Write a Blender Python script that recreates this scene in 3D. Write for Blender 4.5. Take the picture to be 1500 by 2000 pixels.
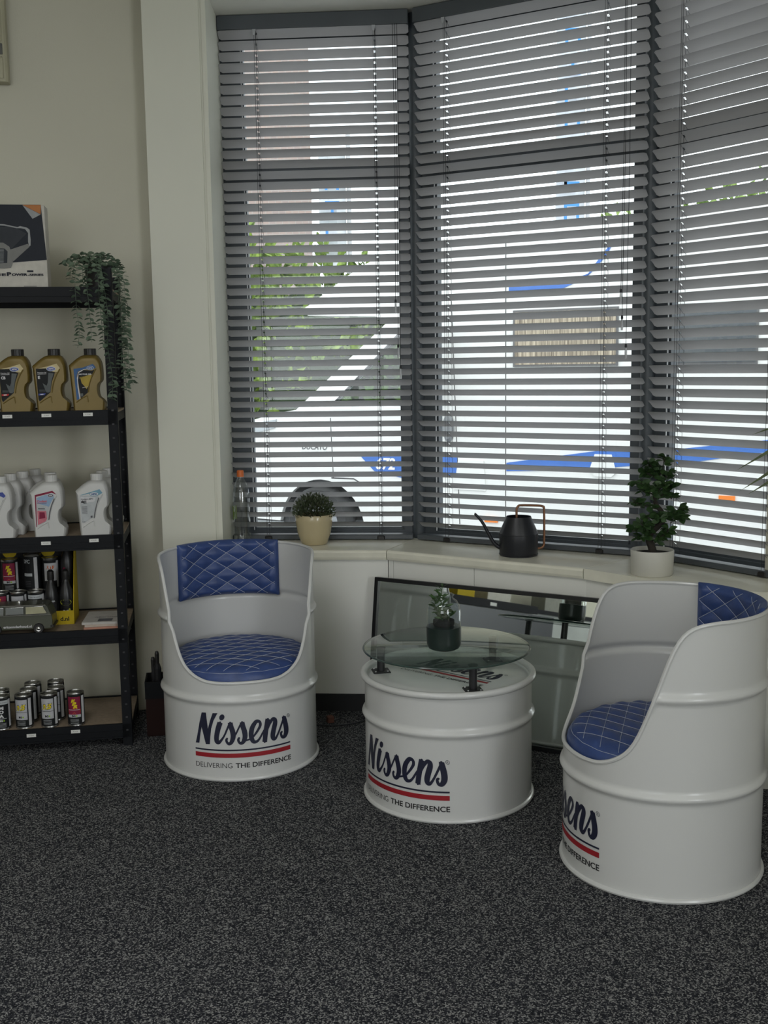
import bpy, bmesh, math, random
from mathutils import Vector, Matrix
random.seed(7)
for o in list(bpy.data.objects): bpy.data.objects.remove(o)
scene = bpy.context.scene
COL = scene.collection
PI = math.pi
def R(d): return math.radians(d)

# ------------------------------------------------------------------ camera
F_PX, PITCH, ROLL, CAM_H = 2134.7, 0.1325, 0.0140, 1.4614
fw = Vector((0, math.cos(PITCH), -math.sin(PITCH))); rt = Vector((1, 0, 0)); dn = fw.cross(rt)
rt2 = rt*math.cos(ROLL)+dn*math.sin(ROLL); dn2 = dn*math.cos(ROLL)-rt*math.sin(ROLL)
cd = bpy.data.cameras.new('camera'); cam = bpy.data.objects.new('camera', cd); COL.objects.link(cam)
m = Matrix((rt2, -dn2, -fw)).transposed().to_4x4(); m.translation = (0, 0, CAM_H); cam.matrix_world = m
cd.sensor_fit = 'HORIZONTAL'; cd.sensor_width = 36; cd.lens = F_PX/1500*36; cd.clip_start = .05; cd.clip_end = 300
scene.camera = cam

# ------------------------------------------------------------------ world, daylight, exposure
w = bpy.data.worlds.new('overcast_sky'); scene.world = w; w.use_nodes = True
nt = w.node_tree; nt.nodes.clear()
out = nt.nodes.new('ShaderNodeOutputWorld'); bg = nt.nodes.new('ShaderNodeBackground')
tc = nt.nodes.new('ShaderNodeTexCoord'); nz = nt.nodes.new('ShaderNodeTexNoise'); nz.inputs['Scale'].default_value = 2.5
rp = nt.nodes.new('ShaderNodeValToRGB')
rp.color_ramp.elements[0].position = .3; rp.color_ramp.elements[0].color = (.88, .91, .97, 1)
rp.color_ramp.elements[1].position = .75; rp.color_ramp.elements[1].color = (.98, .985, 1, 1)
nt.links.new(tc.outputs['Generated'], nz.inputs['Vector']); nt.links.new(nz.outputs['Fac'], rp.inputs['Fac'])
nt.links.new(rp.outputs['Color'], bg.inputs['Color']); bg.inputs['Strength'].default_value = 2.6
nt.links.new(bg.outputs['Background'], out.inputs['Surface'])
def area(name, loc, target, sx, sy, power, col=(1, 1, 1)):
    l = bpy.data.lights.new(name, 'AREA'); l.shape = 'RECTANGLE'; l.size = sx; l.size_y = sy; l.energy = power; l.color = col
    o = bpy.data.objects.new(name, l); COL.objects.link(o); o.location = loc
    o.rotation_euler = (Vector(target)-Vector(loc)).to_track_quat('-Z', 'Y').to_euler(); return o
# added daylight fill, set at an unseen window behind the camera
area('added_back_daylight', (-1.5, -2.98, 1.75), (-1.1, 0, 1.35), 2.2, 1.6, 18, (.93, .97, 1))
area('added_side_daylight', (2.49, -1.16, 1.5), (1.49, -1.10, 1.4), 2.1, 1.8, 88, (.92, .965, 1))  # added key daylight from the right, at a window out of view
scene.view_settings.view_transform = 'Standard'; scene.view_settings.look = 'None'
scene.view_settings.exposure = 0.0; scene.view_settings.gamma = 1
try: scene.view_settings.use_curve_mapping = False
except Exception: pass

# ------------------------------------------------------------------ materials
MATS = {}
def mat(name, col, rough=.5, metal=0., vary=.06, scale=8., bump=0., bscale=60., coat=0., spec=.5, trans=0., subs=0.):
    if name in MATS: return MATS[name]
    mm = bpy.data.materials.new(name); mm.use_nodes = True; t = mm.node_tree; b = t.nodes['Principled BSDF']
    co = t.nodes.new('ShaderNodeTexCoord'); n = t.nodes.new('ShaderNodeTexNoise'); n.inputs['Scale'].default_value = scale; n.inputs['Detail'].default_value = 4
    t.links.new(co.outputs['Object'], n.inputs['Vector'])
    r = t.nodes.new('ShaderNodeValToRGB'); e = r.color_ramp.elements
    e[0].position = .3; e[1].position = .7
    e[0].color = tuple(max(0, c*(1-vary)) for c in col)+(1,); e[1].color = tuple(min(1, c*(1+vary)) for c in col)+(1,)
    t.links.new(n.outputs['Fac'], r.inputs['Fac']); t.links.new(r.outputs['Color'], b.inputs['Base Color'])
    b.inputs['Roughness'].default_value = rough; b.inputs['Metallic'].default_value = metal
    b.inputs['Coat Weight'].default_value = coat; b.inputs['Specular IOR Level'].default_value = spec
    b.inputs['Transmission Weight'].default_value = trans
    if bump:
        n2 = t.nodes.new('ShaderNodeTexNoise'); n2.inputs['Scale'].default_value = bscale; n2.inputs['Detail'].default_value = 3
        bp = t.nodes.new('ShaderNodeBump'); bp.inputs['Strength'].default_value = bump; bp.inputs['Distance'].default_value = .002
        t.links.new(co.outputs['Object'], n2.inputs['Vector']); t.links.new(n2.outputs['Fac'], bp.inputs['Height']); t.links.new(bp.outputs['Normal'], b.inputs['Normal'])
    MATS[name] = mm; return mm
def glass_mat(name, tint=(.95, .98, .97), f0=.045, rough=0.0, graz=1.):
    if name in MATS: return MATS[name]
    mm = bpy.data.materials.new(name); mm.use_nodes = True; t = mm.node_tree; t.nodes.clear()
    o = t.nodes.new('ShaderNodeOutputMaterial'); mx = t.nodes.new('ShaderNodeMixShader'); tr = t.nodes.new('ShaderNodeBsdfTransparent'); gl = t.nodes.new('ShaderNodeBsdfGlossy')
    tr.inputs['Color'].default_value = tint+(1,); gl.inputs['Roughness'].default_value = rough
    lw = t.nodes.new('ShaderNodeLayerWeight'); lw.inputs['Blend'].default_value = .5
    pw = t.nodes.new('ShaderNodeMath'); pw.operation = 'POWER'; pw.inputs[1].default_value = 5
    ma = t.nodes.new('ShaderNodeMath'); ma.operation = 'MULTIPLY_ADD'; ma.inputs[1].default_value = (1-f0)*graz; ma.inputs[2].default_value = f0; ma.use_clamp = True
    t.links.new(lw.outputs['Facing'], pw.inputs[0]); t.links.new(pw.outputs[0], ma.inputs[0]); t.links.new(ma.outputs[0], mx.inputs['Fac'])
    t.links.new(tr.outputs[0], mx.inputs[1]); t.links.new(gl.outputs[0], mx.inputs[2]); t.links.new(mx.outputs[0], o.inputs['Surface'])
    MATS[name] = mm; return mm
def carpet_mat():
    mm = bpy.data.materials.new('carpet'); mm.use_nodes = True; t = mm.node_tree; b = t.nodes['Principled BSDF']
    co = t.nodes.new('ShaderNodeTexCoord')
    v = t.nodes.new('ShaderNodeTexVoronoi'); v.inputs['Scale'].default_value = 300
    wn = t.nodes.new('ShaderNodeTexNoise'); wn.inputs['Scale'].default_value = 330; wn.inputs['Detail'].default_value = 2
    rp = t.nodes.new('ShaderNodeValToRGB'); e = rp.color_ramp.elements
    e[0].position = .0; e[0].color = (.007, .008, .011, 1); e[1].position = .48; e[1].color = (.018, .019, .025, 1)
    a = e.new(.68); a.color = (.070, .071, .076, 1); c = e.new(.92); c.color = (.26, .26, .255, 1)
    sp = t.nodes.new('ShaderNodeSeparateColor')
    t.links.new(co.outputs['Object'], v.inputs['Vector']); t.links.new(co.outputs['Object'], wn.inputs['Vector'])
    t.links.new(v.outputs['Color'], sp.inputs['Color']); t.links.new(sp.outputs[0], rp.inputs['Fac'])
    t.links.new(rp.outputs['Color'], b.inputs['Base Color']); b.inputs['Roughness'].default_value = .95; b.inputs['Specular IOR Level'].default_value = .15
    bp = t.nodes.new('ShaderNodeBump'); bp.inputs['Strength'].default_value = .6; bp.inputs['Distance'].default_value = .003
    t.links.new(wn.outputs['Fac'], bp.inputs['Height']); t.links.new(bp.outputs['Normal'], b.inputs['Normal']); return mm
def brick_mat():
    mm = bpy.data.materials.new('pale_brick'); mm.use_nodes = True; t = mm.node_tree; b = t.nodes['Principled BSDF']
    co = t.nodes.new('ShaderNodeTexCoord'); mp = t.nodes.new('ShaderNodeMapping'); mp.inputs['Rotation'].default_value = (R(90), 0, 0)
    br = t.nodes.new('ShaderNodeTexBrick'); br.inputs['Scale'].default_value = 4.5
    br.inputs['Color1'].default_value = (.42, .32, .28, 1); br.inputs['Color2'].default_value = (.36, .29, .27, 1); br.inputs['Mortar'].default_value = (.42, .40, .38, 1)
    t.links.new(co.outputs['Object'], mp.inputs['Vector']); t.links.new(mp.outputs['Vector'], br.inputs['Vector']); t.links.new(br.outputs['Color'], b.inputs['Base Color'])
    b.inputs['Roughness'].default_value = .9; return mm
def curtain_mat():
    mm = bpy.data.materials.new('curtain'); mm.use_nodes = True; t = mm.node_tree; b = t.nodes['Principled BSDF']
    co = t.nodes.new('ShaderNodeTexCoord'); wv = t.nodes.new('ShaderNodeTexNoise'); mp = t.nodes.new('ShaderNodeMapping'); mp.inputs['Scale'].default_value = (22, 22, .6)
    rp = t.nodes.new('ShaderNodeValToRGB'); rp.color_ramp.elements[0].color = (.16, .13, .10, 1); rp.color_ramp.elements[1].color = (.55, .47, .36, 1)  # fold light and shade painted as vertical streaks; the curtain is flat
    rp.color_ramp.elements[0].position = .35; rp.color_ramp.elements[1].position = .65
    t.links.new(co.outputs['Object'], mp.inputs['Vector']); t.links.new(mp.outputs['Vector'], wv.inputs['Vector']); t.links.new(wv.outputs['Fac'], rp.inputs['Fac'])
    t.links.new(rp.outputs['Color'], b.inputs['Base Color']); b.inputs['Roughness'].default_value = .9; return mm
def leafm(name, c1, c2, rough=.5):
    mm = mat(name, c1, rough, vary=0); t = mm.node_tree; r = [n for n in t.nodes if n.type == 'VALTORGB'][0]
    r.color_ramp.elements[0].color = c1+(1,); r.color_ramp.elements[1].color = c2+(1,)
    n = [n for n in t.nodes if n.type == 'TEX_NOISE'][0]; n.inputs['Scale'].default_value = 18
    return mm
M_wall = mat('wall_paint', (.56, .545, .45), .85, vary=.02, scale=2, bump=.15, bscale=180)
M_pier = mat('pier_laminate', (.68, .68, .585), .55, vary=.015, scale=2)
M_ceil = mat('ceiling_paint', (.76, .75, .68), .9, vary=.02)
M_panel = mat('sill_panel', (.84, .84, .79), .30, vary=.02, scale=2)
M_sill = mat('sill_stone', (.82, .80, .68), .28, vary=.05, scale=14)
M_skirt = mat('skirting', (.02, .02, .022), .7)
M_carpet = carpet_mat()
M_frame = mat('anthracite_frame', (.055, .065, .075), .42, vary=.05)
M_slat = mat('slat_grey', (.47, .465, .47), .42, vary=.03, scale=3)
M_rail = mat('blind_rail', (.075, .085, .095), .4)
M_cord = mat('cord', (.03, .03, .035), .8)
M_clear = glass_mat('clear_pane')
M_tasselm = mat('clear_plastic', (.75, .76, .78), .2, trans=.6)
M_drum = mat('drum_white', (.585, .59, .58), .28, vary=.015, scale=3, coat=.15)
M_drumin = M_drum
M_navy = mat('navy_print', (.012, .014, .035), .5)
M_red = mat('red_print', (.30, .012, .02), .5)
M_blk = mat('black_print', (.012, .012, .014), .5)
M_blue = mat('blue_leather', (.030, .060, .19), .42, vary=.12, scale=30, bump=.25, bscale=260)
M_stitch = mat('white_stitch', (.42, .45, .52), .7)
M_blackmetal = mat('black_metal', (.014, .014, .016), .45)
M_shelf = mat('black_powdercoat', (.006, .007, .009), .55, vary=.1, spec=.18)
M_board = mat('chipboard', (.26, .20, .14), .8, vary=.12, scale=60)
M_tag = mat('white_tag', (.66, .66, .63), .6)
M_tabglass = glass_mat('table_glass', (.88, .94, .91))
M_jar = glass_mat('jar_glass', (.96, .98, .98))
M_white = mat('white_plastic', (.50, .50, .485), .38, vary=.02)
M_gold = mat('gold_plastic', (.155, .108, .026), .36, metal=.15, vary=.05, spec=.35)
M_cap = mat('black_cap', (.012, .011, .011), .45)

# ------------------------------------------------------------------ mesh helpers
class MB:
    def __init__(s): s.v = []; s.f = []; s.m = []; s.mi = 0
    def add(s, vs, fs, T=None):
        b = len(s.v); s.v += [tuple(T @ Vector(p)) if T else tuple(p) for p in vs]
        s.f += [tuple(i+b for i in f) for f in fs]; s.m += [s.mi]*len(fs); return s
    def box(s, x0, x1, y0, y1, z0, z1, T=None):
        return s.add([(x0,y0,z0),(x1,y0,z0),(x1,y1,z0),(x0,y1,z0),(x0,y0,z1),(x1,y0,z1),(x1,y1,z1),(x0,y1,z1)],
                     [(0,3,2,1),(4,5,6,7),(0,1,5,4),(1,2,6,5),(2,3,7,6),(3,0,4,7)], T)
    def rbox(s, x0, x1, y0, y1, z0, z1, r=.004, T=None):   # box with chamfered vertical and top edges
        vs = []
        for z, i in ((z0, 0), (z1-r, 0), (z1, r)):
            a0, a1, b0, b1 = x0+i, x1-i, y0+i, y1-i
            vs += [(a0+r,b0,z),(a1-r,b0,z),(a1,b0+r,z),(a1,b1-r,z),(a1-r,b1,z),(a0+r,b1,z),(a0,b1-r,z),(a0,b0+r,z)]
        fs = [tuple(range(7, -1, -1)), tuple(range(16, 24))]
        for l in (0, 8):
            for k in range(8): fs.append((l+k, l+(k+1) % 8, l+8+(k+1) % 8, l+8+k))
        return s.add(vs, fs, T)
    def lathe(s, prof, n=32, T=None, a0=0., a1=2*PI, caps=True):
        full = abs(a1-a0-2*PI) < 1e-6; k = n if full else n+1; vs = []
        for r, z in prof:
            for i in range(k):
                a = a0+(a1-a0)*i/n; vs.append((r*math.cos(a), r*math.sin(a), z))
        fs = []
        for j in range(len(prof)-1):
            for i in range(n):
                i2 = (i+1) % k
                fs.append((j*k+i, j*k+i2, (j+1)*k+i2, (j+1)*k+i))
        if caps and full:
            if prof[0][0] > 1e-5: fs.append(tuple(range(k-1, -1, -1)))
            if prof[-1][0] > 1e-5: fs.append(tuple((len(prof)-1)*k+i for i in range(k)))
        return s.add(vs, fs, T)
    def tube(s, pts, r, n=8, closed=False, T=None, caps=True):
        pts = [Vector(p) for p in pts]; N = len(pts); rs = r if isinstance(r, (list, tuple)) else [r]*N; vs = []; up = None
        for i, p in enumerate(pts):
            if closed: d = pts[(i+1) % N]-pts[i-1]
            else: d = pts[min(i+1, N-1)]-pts[max(i-1, 0)]
            d = d.normalized() if d.length > 1e-9 else Vector((0, 0, 1))
            if up is None: up = Vector((0, 0, 1)) if abs(d.z) < .9 else Vector((1, 0, 0))
            a = d.cross(up)
            if a.length < 1e-6: a = d.orthogonal()
            a.normalize(); b = a.cross(d).normalized(); up = b
            for k in range(n):
                t = 2*PI*k/n; vs.append(tuple(p+a*math.cos(t)*rs[i]+b*math.sin(t)*rs[i]))
        fs = []
        for i in range(N if closed else N-1):
            j = (i+1) % N
            for k in range(n): fs.append((i*n+k, i*n+(k+1) % n, j*n+(k+1) % n, j*n+k))
        if caps and not closed: fs += [tuple(range(n-1, -1, -1)), tuple((N-1)*n+k for k in range(n))]
        return s.add(vs, fs, T)
    def prism(s, poly, z0, z1, T=None):
        n = len(poly)
        if sum(poly[i][0]*poly[(i+1) % n][1]-poly[(i+1) % n][0]*poly[i][1] for i in range(n)) < 0: poly = poly[::-1]
        vs = [(x, y, z0) for x, y in poly]+[(x, y, z1) for x, y in poly]
        return s.add(vs, [tuple(range(n-1, -1, -1)), tuple(range(n, 2*n))]+[(i, (i+1) % n, n+(i+1) % n, n+i) for i in range(n)], T)
    def build(s, name, mats, parent=None, smooth=False, loc=None, kind=None, label=None, fix=True, doubles=False, auto=None):
        me = bpy.data.meshes.new(name); me.from_pydata(s.v, [], s.f)
        for mm in (mats if isinstance(mats, (list, tuple)) else [mats]): me.materials.append(mm)
        if max(s.m, default=0): me.polygons.foreach_set('material_index', s.m)
        if fix or doubles:
            b = bmesh.new(); b.from_mesh(me)
            if doubles: bmesh.ops.remove_doubles(b, verts=b.verts, dist=1e-5)
            if fix: bmesh.ops.recalc_face_normals(b, faces=b.faces)
            b.to_mesh(me); b.free()
        if smooth:
            me.polygons.foreach_set('use_smooth', [True]*len(me.polygons))
            try: me.set_sharp_from_angle(angle=R(auto or 40))
            except Exception: pass
        me.update(); return link(name, me, parent, loc, kind, label)
def link(name, me, parent=None, loc=None, kind=None, label=None):
    o = bpy.data.objects.new(name, me); COL.objects.link(o)
    if parent: o.parent = parent
    if loc: o.location = loc
    if kind: o['kind'] = kind
    if label: o['label'] = label
    return o
def empty(name, loc=(0, 0, 0), rz=0., label=None, cat=None, group=None, kind=None):
    o = bpy.data.objects.new(name, None); COL.objects.link(o); o.location = loc; o.rotation_euler = (0, 0, rz); o.empty_display_size = .05
    if label: o['label'] = label
    if cat: o['category'] = cat
    if group: o['group'] = group
    if kind: o['kind'] = kind
    return o
def tag(o, label, cat, group=None):
    o['label'] = label; o['category'] = cat
    if group: o['group'] = group
    return o
def struct(o, label=None):
    o['kind'] = 'structure'
    if label: o['label'] = label
    return o
def child(p, mb, name, mats, **k): return mb.build(name, mats, p, **k)
def cr(pts, n=6, closed=False):                                   # Catmull-Rom through tuples of any size
    N = len(pts); o = []
    for i in range(N if closed else N-1):
        g = lambda k: pts[k % N] if closed else pts[max(0, min(N-1, k))]
        p0, p1, p2, p3 = g(i-1), g(i), g(i+1), g(i+2)
        for j in range(n):
            t = j/n
            o.append(tuple(.5*((2*b)+(-a+c)*t+(2*a-5*b+4*c-d)*t*t+(-a+3*b-3*c+d)*t**3) for a, b, c, d in zip(p0, p1, p2, p3)))
    if not closed: o.append(tuple(pts[-1]))
    return o
def curve2d(splines, thick=0.):
    c = bpy.data.curves.new('tmp', 'CURVE'); c.dimensions = '2D'; c.fill_mode = 'BOTH'; c.extrude = thick/2
    for sp in splines:
        q = c.splines.new('POLY'); q.points.add(len(sp)-1); q.use_cyclic_u = True
        for p, (x, y) in zip(q.points, sp): p.co = (x, y, 0, 1)
    return harvest(c)
def harvest(c):
    o = bpy.data.objects.new('tmp', c); COL.objects.link(o); dg = bpy.context.evaluated_depsgraph_get()
    me = o.evaluated_get(dg).to_mesh(); vs = [tuple(v.co) for v in me.vertices]; fs = [tuple(p.vertices) for p in me.polygons]
    bpy.data.objects.remove(o); bpy.data.curves.remove(c); return vs, fs
TXT = {}
def text(s, width=None, height=None, bold=0., shear=0., x0=0., y0=0., center=False):
    k = (s, bold, shear)
    if k not in TXT:
        c = bpy.data.curves.new('tmp', 'FONT'); c.body = s; c.size = 1; c.offset = bold; c.shear = shear; c.resolution_u = 3; c.fill_mode = 'FRONT'
        TXT[k] = harvest(c)
    vs, fs = TXT[k]; xs = [v[0] for v in vs]; ys = [v[1] for v in vs]; ax, bx, ay, by = min(xs), max(xs), min(ys), max(ys)
    sy = (height or 1)/(by-ay) if height else None; sx = width/(bx-ax) if width else sy
    sy = sy or sx; off = -(bx-ax)*sx/2 if center else 0
    return [(x0+off+(x-ax)*sx, y0+(y-ay)*sy) for x, y, *_ in vs], fs
def ribbon(pts, n=7):                                             # brush stroke (x, y, width) -> outline strip
    q = cr(pts, n); vs = []; fs = []
    for i, (x, y, wd) in enumerate(q):
        a = q[max(i-1, 0)]; b = q[min(i+1, len(q)-1)]; dx, dy = b[0]-a[0], b[1]-a[1]; L = math.hypot(dx, dy) or 1
        # strokes of a broad brush: width mostly horizontal
        nx, ny = -dy/L, dx/L
        vs += [(x+nx*wd/2, y+ny*wd/2), (x-nx*wd/2, y-ny*wd/2)]
        if i: fs.append((2*i-2, 2*i-1, 2*i+1, 2*i))
    return vs, fs
def ell(cx, cy, rx, ry, n=24, rot=0.):
    return [(cx+rx*math.cos(t)*math.cos(rot)-ry*math.sin(t)*math.sin(rot), cy+rx*math.cos(t)*math.sin(rot)+ry*math.sin(t)*math.cos(rot)) for t in [2*PI*i/n for i in range(n)]]
def flat(mb, vs2, fs, fn): mb.add([fn(x, y) for x, y in vs2], fs)
def ngon(mb, poly, fn): mb.add([fn(x, y) for x, y in poly], [tuple(range(len(poly)))])

# ================================================================== ROOM
AL, AM, AR = .0722, .5250, .9397
W0 = Vector((-.681, 4.845)); C1 = Vector((.139, 4.786)); C2 = Vector((1.025, 4.273)); W3 = Vector((1.352, 3.826))
def U(a): return Vector((math.cos(a), -math.sin(a)))
def Nn(a): return Vector((math.sin(a), math.cos(a)))
SZ, CZ = .70, 2.93
def corner(p, a1, q, a2):                                         # intersection of two plan lines
    d1, d2 = U(a1), U(a2); den = d1.x*(-d2.y)+d1.y*d2.x
    t = ((q.x-p.x)*(-d2.y)+(q.y-p.y)*d2.x)/den; return p+d1*t
def bayline(off):                                                 # polyline parallel to the bay at a distance outward
    a = W0+Nn(AL)*off; b = corner(C1+Nn(AL)*off, AL, C1+Nn(AM)*off, AM); c = corner(C2+Nn(AM)*off, AM, C2+Nn(AR)*off, AR); d = W3+Nn(AR)*off
    return [a, b, c, d]
WR = [Vector((W3.x, W3.y)), Vector((W3.x+.38, W3.y-.85)), Vector((W3.x+.38+1.2, -3.1))]
outl = bayline(.10)
room = [(-3.2, -3.1), (-3.2, 4.246), (-.923, 4.607), (-.923, 4.5), (-.679, 4.5), (outl[0].x, outl[0].y+.02), (outl[1].x, outl[1].y), (outl[2].x, outl[2].y), (outl[3].x, outl[3].y), (WR[1].x, WR[1].y), (WR[2].x, -3.1)]
big = [(-3.4, -3.3), (-3.4, 4.4), (-.95, 4.8)]+[(p.x, p.y+.02) for p in bayline(.13)]+[(WR[1].x+.2, WR[1].y), (WR[2].x+.2, -3.3)]
mb = MB(); mb.prism(big, -.30, 0); struct(mb.build('floor', M_carpet))
mb = MB(); mb.prism(big, CZ, CZ+.2); struct(mb.build('ceiling', M_ceil))
def wall(name, a, b, z0, z1, t, m=M_wall):                        # slab; thickness to the left of a->b
    a, b = Vector(a), Vector(b); d = (b-a).normalized(); n = Vector((-d.y, d.x))*t
    q = MB(); q.prism([tuple(a), tuple(b), tuple(b+n), tuple(a+n)], z0, z1); return struct(q.build(name, m))
wall('wall_left', (-3.2, 4.246), (-.90, 4.611), 0, CZ, .18)
wall('wall_side', (-3.2, -3.1), (-3.2, 4.3), 0, CZ, .18)
# wall behind the camera; its wide window is added for the fill light
q = MB(); xb0, xb1 = -3.2, WR[2].x
q.box(xb0, -2.7, -3.25, -3.1, 0, CZ); q.box(-.3, xb1, -3.25, -3.1, 0, CZ); q.box(-2.7, -.3, -3.25, -3.1, 0, .85); q.box(-2.7, -.3, -3.25, -3.1, 2.65, CZ)
struct(q.build('wall_back', M_wall))
q = MB(); q.box(-2.7, -2.62, -3.22, -3.12, .85, 2.65); q.box(-.38, -.3, -3.22, -3.12, .85, 2.65); q.box(-2.62, -.38, -3.22, -3.12, .85, .93); q.box(-2.62, -.38, -3.22, -3.12, 2.57, 2.65); q.box(-1.54, -1.46, -3.22, -3.12, .93, 2.57)
w4 = empty('added_window_4', (0, 0, 0), kind='structure'); child(w4, q, 'frame', M_frame)
wall('wall_right', WR[1], WR[0], 0, CZ, -.18)
dR = (WR[2]-WR[1]).normalized(); oA, oB = WR[1]+dR*3.1, WR[1]+dR*5.4
wall('wall_right', oA, WR[1], 0, CZ, -.18); wall('wall_right', WR[2], oB, 0, CZ, -.18); wall('wall_right', oB, oA, 0, .50, -.18); wall('wall_right', oB, oA, 2.50, CZ, -.18)
w5 = empty('added_window_5', (0, 0, 0), kind='structure'); nn_ = Vector((-dR.y, dR.x))  # unseen window opening, added for the key daylight
for a_, b_, z0_, z1_ in ((oB, oB-dR*.06, .50, 2.50), (oA+dR*.06, oA, .50, 2.50), (oB-dR*.06, oA+dR*.06, .50, .56), (oB-dR*.06, oA+dR*.06, 2.44, 2.50)):
    q = MB(); q.prism([tuple(a_+nn_*.06), tuple(b_+nn_*.06), tuple(b_+nn_*.12), tuple(a_+nn_*.12)], z0_, z1_); child(w5, q, 'frame_bar', M_frame)
# ceiling panels added out of view to light the room from above
def added_ceiling_panel(x, y, power, label):
    r = empty('added_ceiling_light', (x, y, CZ), 0, label, 'ceiling light', 'added unseen ceiling light panels')
    q = MB(); q.box(-.62, .62, -.32, -.30, -.012, -.0005); q.box(-.62, .62, .30, .32, -.012, -.0005); q.box(-.62, -.60, -.30, .30, -.012, -.0005); q.box(.60, .62, -.30, .30, -.012, -.0005); child(r, q, 'frame', M_frame)
    dm = bpy.data.materials.new('added_panel_glow'); dm.use_nodes = True; b = dm.node_tree.nodes['Principled BSDF']; b.inputs['Emission Color'].default_value = (1, .97, .92, 1); b.inputs['Emission Strength'].default_value = 2.0
    q = MB(); q.box(-.60, .60, -.30, .30, -.008, -.004); child(r, q, 'diffuser', dm)
    l = area('added_ceiling_lamp', (x, y, CZ-.014), (x, y, 0), 1.18, .58, power, (.98, .99, 1)); return r
added_ceiling_panel(-1.15, 1.55, 15, 'added unseen ceiling light panel nearest the bay window'); added_ceiling_panel(-1.15, -1.2, 12, 'added unseen ceiling light panel further back in the shop')
# pier beside the bay: room face, shadow groove, reveal towards the window
q = MB(); q.prism([(-.923, 4.5), (-.700, 4.5), (-.700, 4.70), (-.923, 4.70)], 0, CZ)
q.prism([(-.702, 4.505), (-.690, 4.505), (-.690, 4.70), (-.702, 4.70)], 0, CZ)
q.prism([(-.690, 4.498), (-.672, 4.498), (-.678, 4.99), (-.923, 4.99), (-.923, 4.69), (-.690, 4.69)], 0, CZ)
struct(q.build('wall_pier', M_pier))
# sill, three pieces with mitred joints; solid wall panels underneath
FR = [Vector((-.672, 4.552)), Vector((.008, 4.498)), Vector((.744, 4.030)), Vector((1.10, 3.62)), Vector((1.46, 3.585))]
BK = bayline(.075)
def sill(name, a, b, c, d, g0=.0015, g1=.0015):
    e = (b-a).normalized(); a2 = a+e*g0; b2 = b-e*g1; e2 = (d-c).normalized(); nrm = Vector((-e.y, e.x))
    prof = [(0, -.030), (-.002, -.010), (.003, -.003), (.010, 0)]; vs = []
    for off, dz in prof:
        for p in (a2, b2): vs.append((p.x+nrm.x*off, p.y+nrm.y*off, SZ+dz))
    k = len(vs); vs += [(c.x, c.y, SZ), (d.x, d.y, SZ), (c.x, c.y, SZ-.04), (d.x, d.y, SZ-.04), (a2.x+nrm.x*.004, a2.y+nrm.y*.004, SZ-.04), (b2.x+nrm.x*.004, b2.y+nrm.y*.004, SZ-.04)]
    fs = [(0, 1, 3, 2), (2, 3, 5, 4), (4, 5, 7, 6), (6, 7, k+1, k), (k+4, k+5, 1, 0), (k+2, k+3, k+5, k+4), (0, 2, 4, 6, k, k+2, k+4), (1, k+5, k+3, k+1, 7, 5, 3), (k, k+1, k+3, k+2)]
    q = MB(); q.add(vs, fs); return struct(q.build(name, M_sill))
sill('trim_1', FR[0], FR[1], BK[0], BK[1]); sill('trim_2', FR[1], FR[2], BK[1], BK[2])
q = MB(); q.prism([tuple(FR[2]+(FR[3]-FR[2]).normalized()*.002), tuple(FR[3]), (1.42, 3.50), (1.50, 3.56), tuple(BK[3]), tuple(BK[2])], SZ-.04, SZ); struct(q.build('trim_3', M_sill))
def under(name, a, b, c, d, seams):
    e = (b-a).normalized(); n = Vector((-e.y, e.x)); a2, b2 = a+n*.022, b+n*.022
    root = empty(name, (0, 0, 0), kind='structure')
    q = MB(); q.prism([tuple(a2+n*.02), tuple(b2+n*.02), tuple(d), tuple(c)], 0.0, SZ-.041); child(root, q, 'wall_core', M_panel)
    L = (b2-a2).length; cuts = [0]+seams+[L]
    for s0, s1 in zip(cuts, cuts[1:]):
        q = MB(); p0, p1 = a2+e*(s0+.001 if s0 else -.004), a2+e*(s1-.001 if s1 < L else L+.004); q.prism([tuple(p0), tuple(p1), tuple(p1+n*.021), tuple(p0+n*.021)], .075, SZ-.041); child(root, q, 'panel', M_panel)
    return root
under('wall_bay_left', FR[0], FR[1], BK[0], BK[1], [])
under('wall_bay_center', FR[1], FR[2], BK[1], BK[2], [.02, .40])
under('wall_bay_right', FR[2], FR[3], BK[2], BK[3], [])
q = MB(); q.prism([tuple(FR[3]+Vector((.0, .045))), (1.46, 3.555), tuple(BK[3])], 0, SZ-.041); struct(q.build('wall_bay_end', M_panel))
q = MB(); e0 = Nn(AL)
q.prism([(FR[0].x, FR[0].y+.018), (FR[1].x, FR[1].y+.018), (FR[1].x, FR[1].y+.04), (FR[0].x, FR[0].y+.04)], 0, .072); struct(q.build('baseboard_left', M_skirt))
e1 = (FR[2]-FR[1]).normalized(); n1 = Vector((-e1.y, e1.x)); q = MB(); q.prism([tuple(FR[1]+n1*.018), tuple(FR[2]+n1*.018), tuple(FR[2]+n1*.04), tuple(FR[1]+n1*.04)], 0, .072); struct(q.build('baseboard_center', M_skirt))

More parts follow.
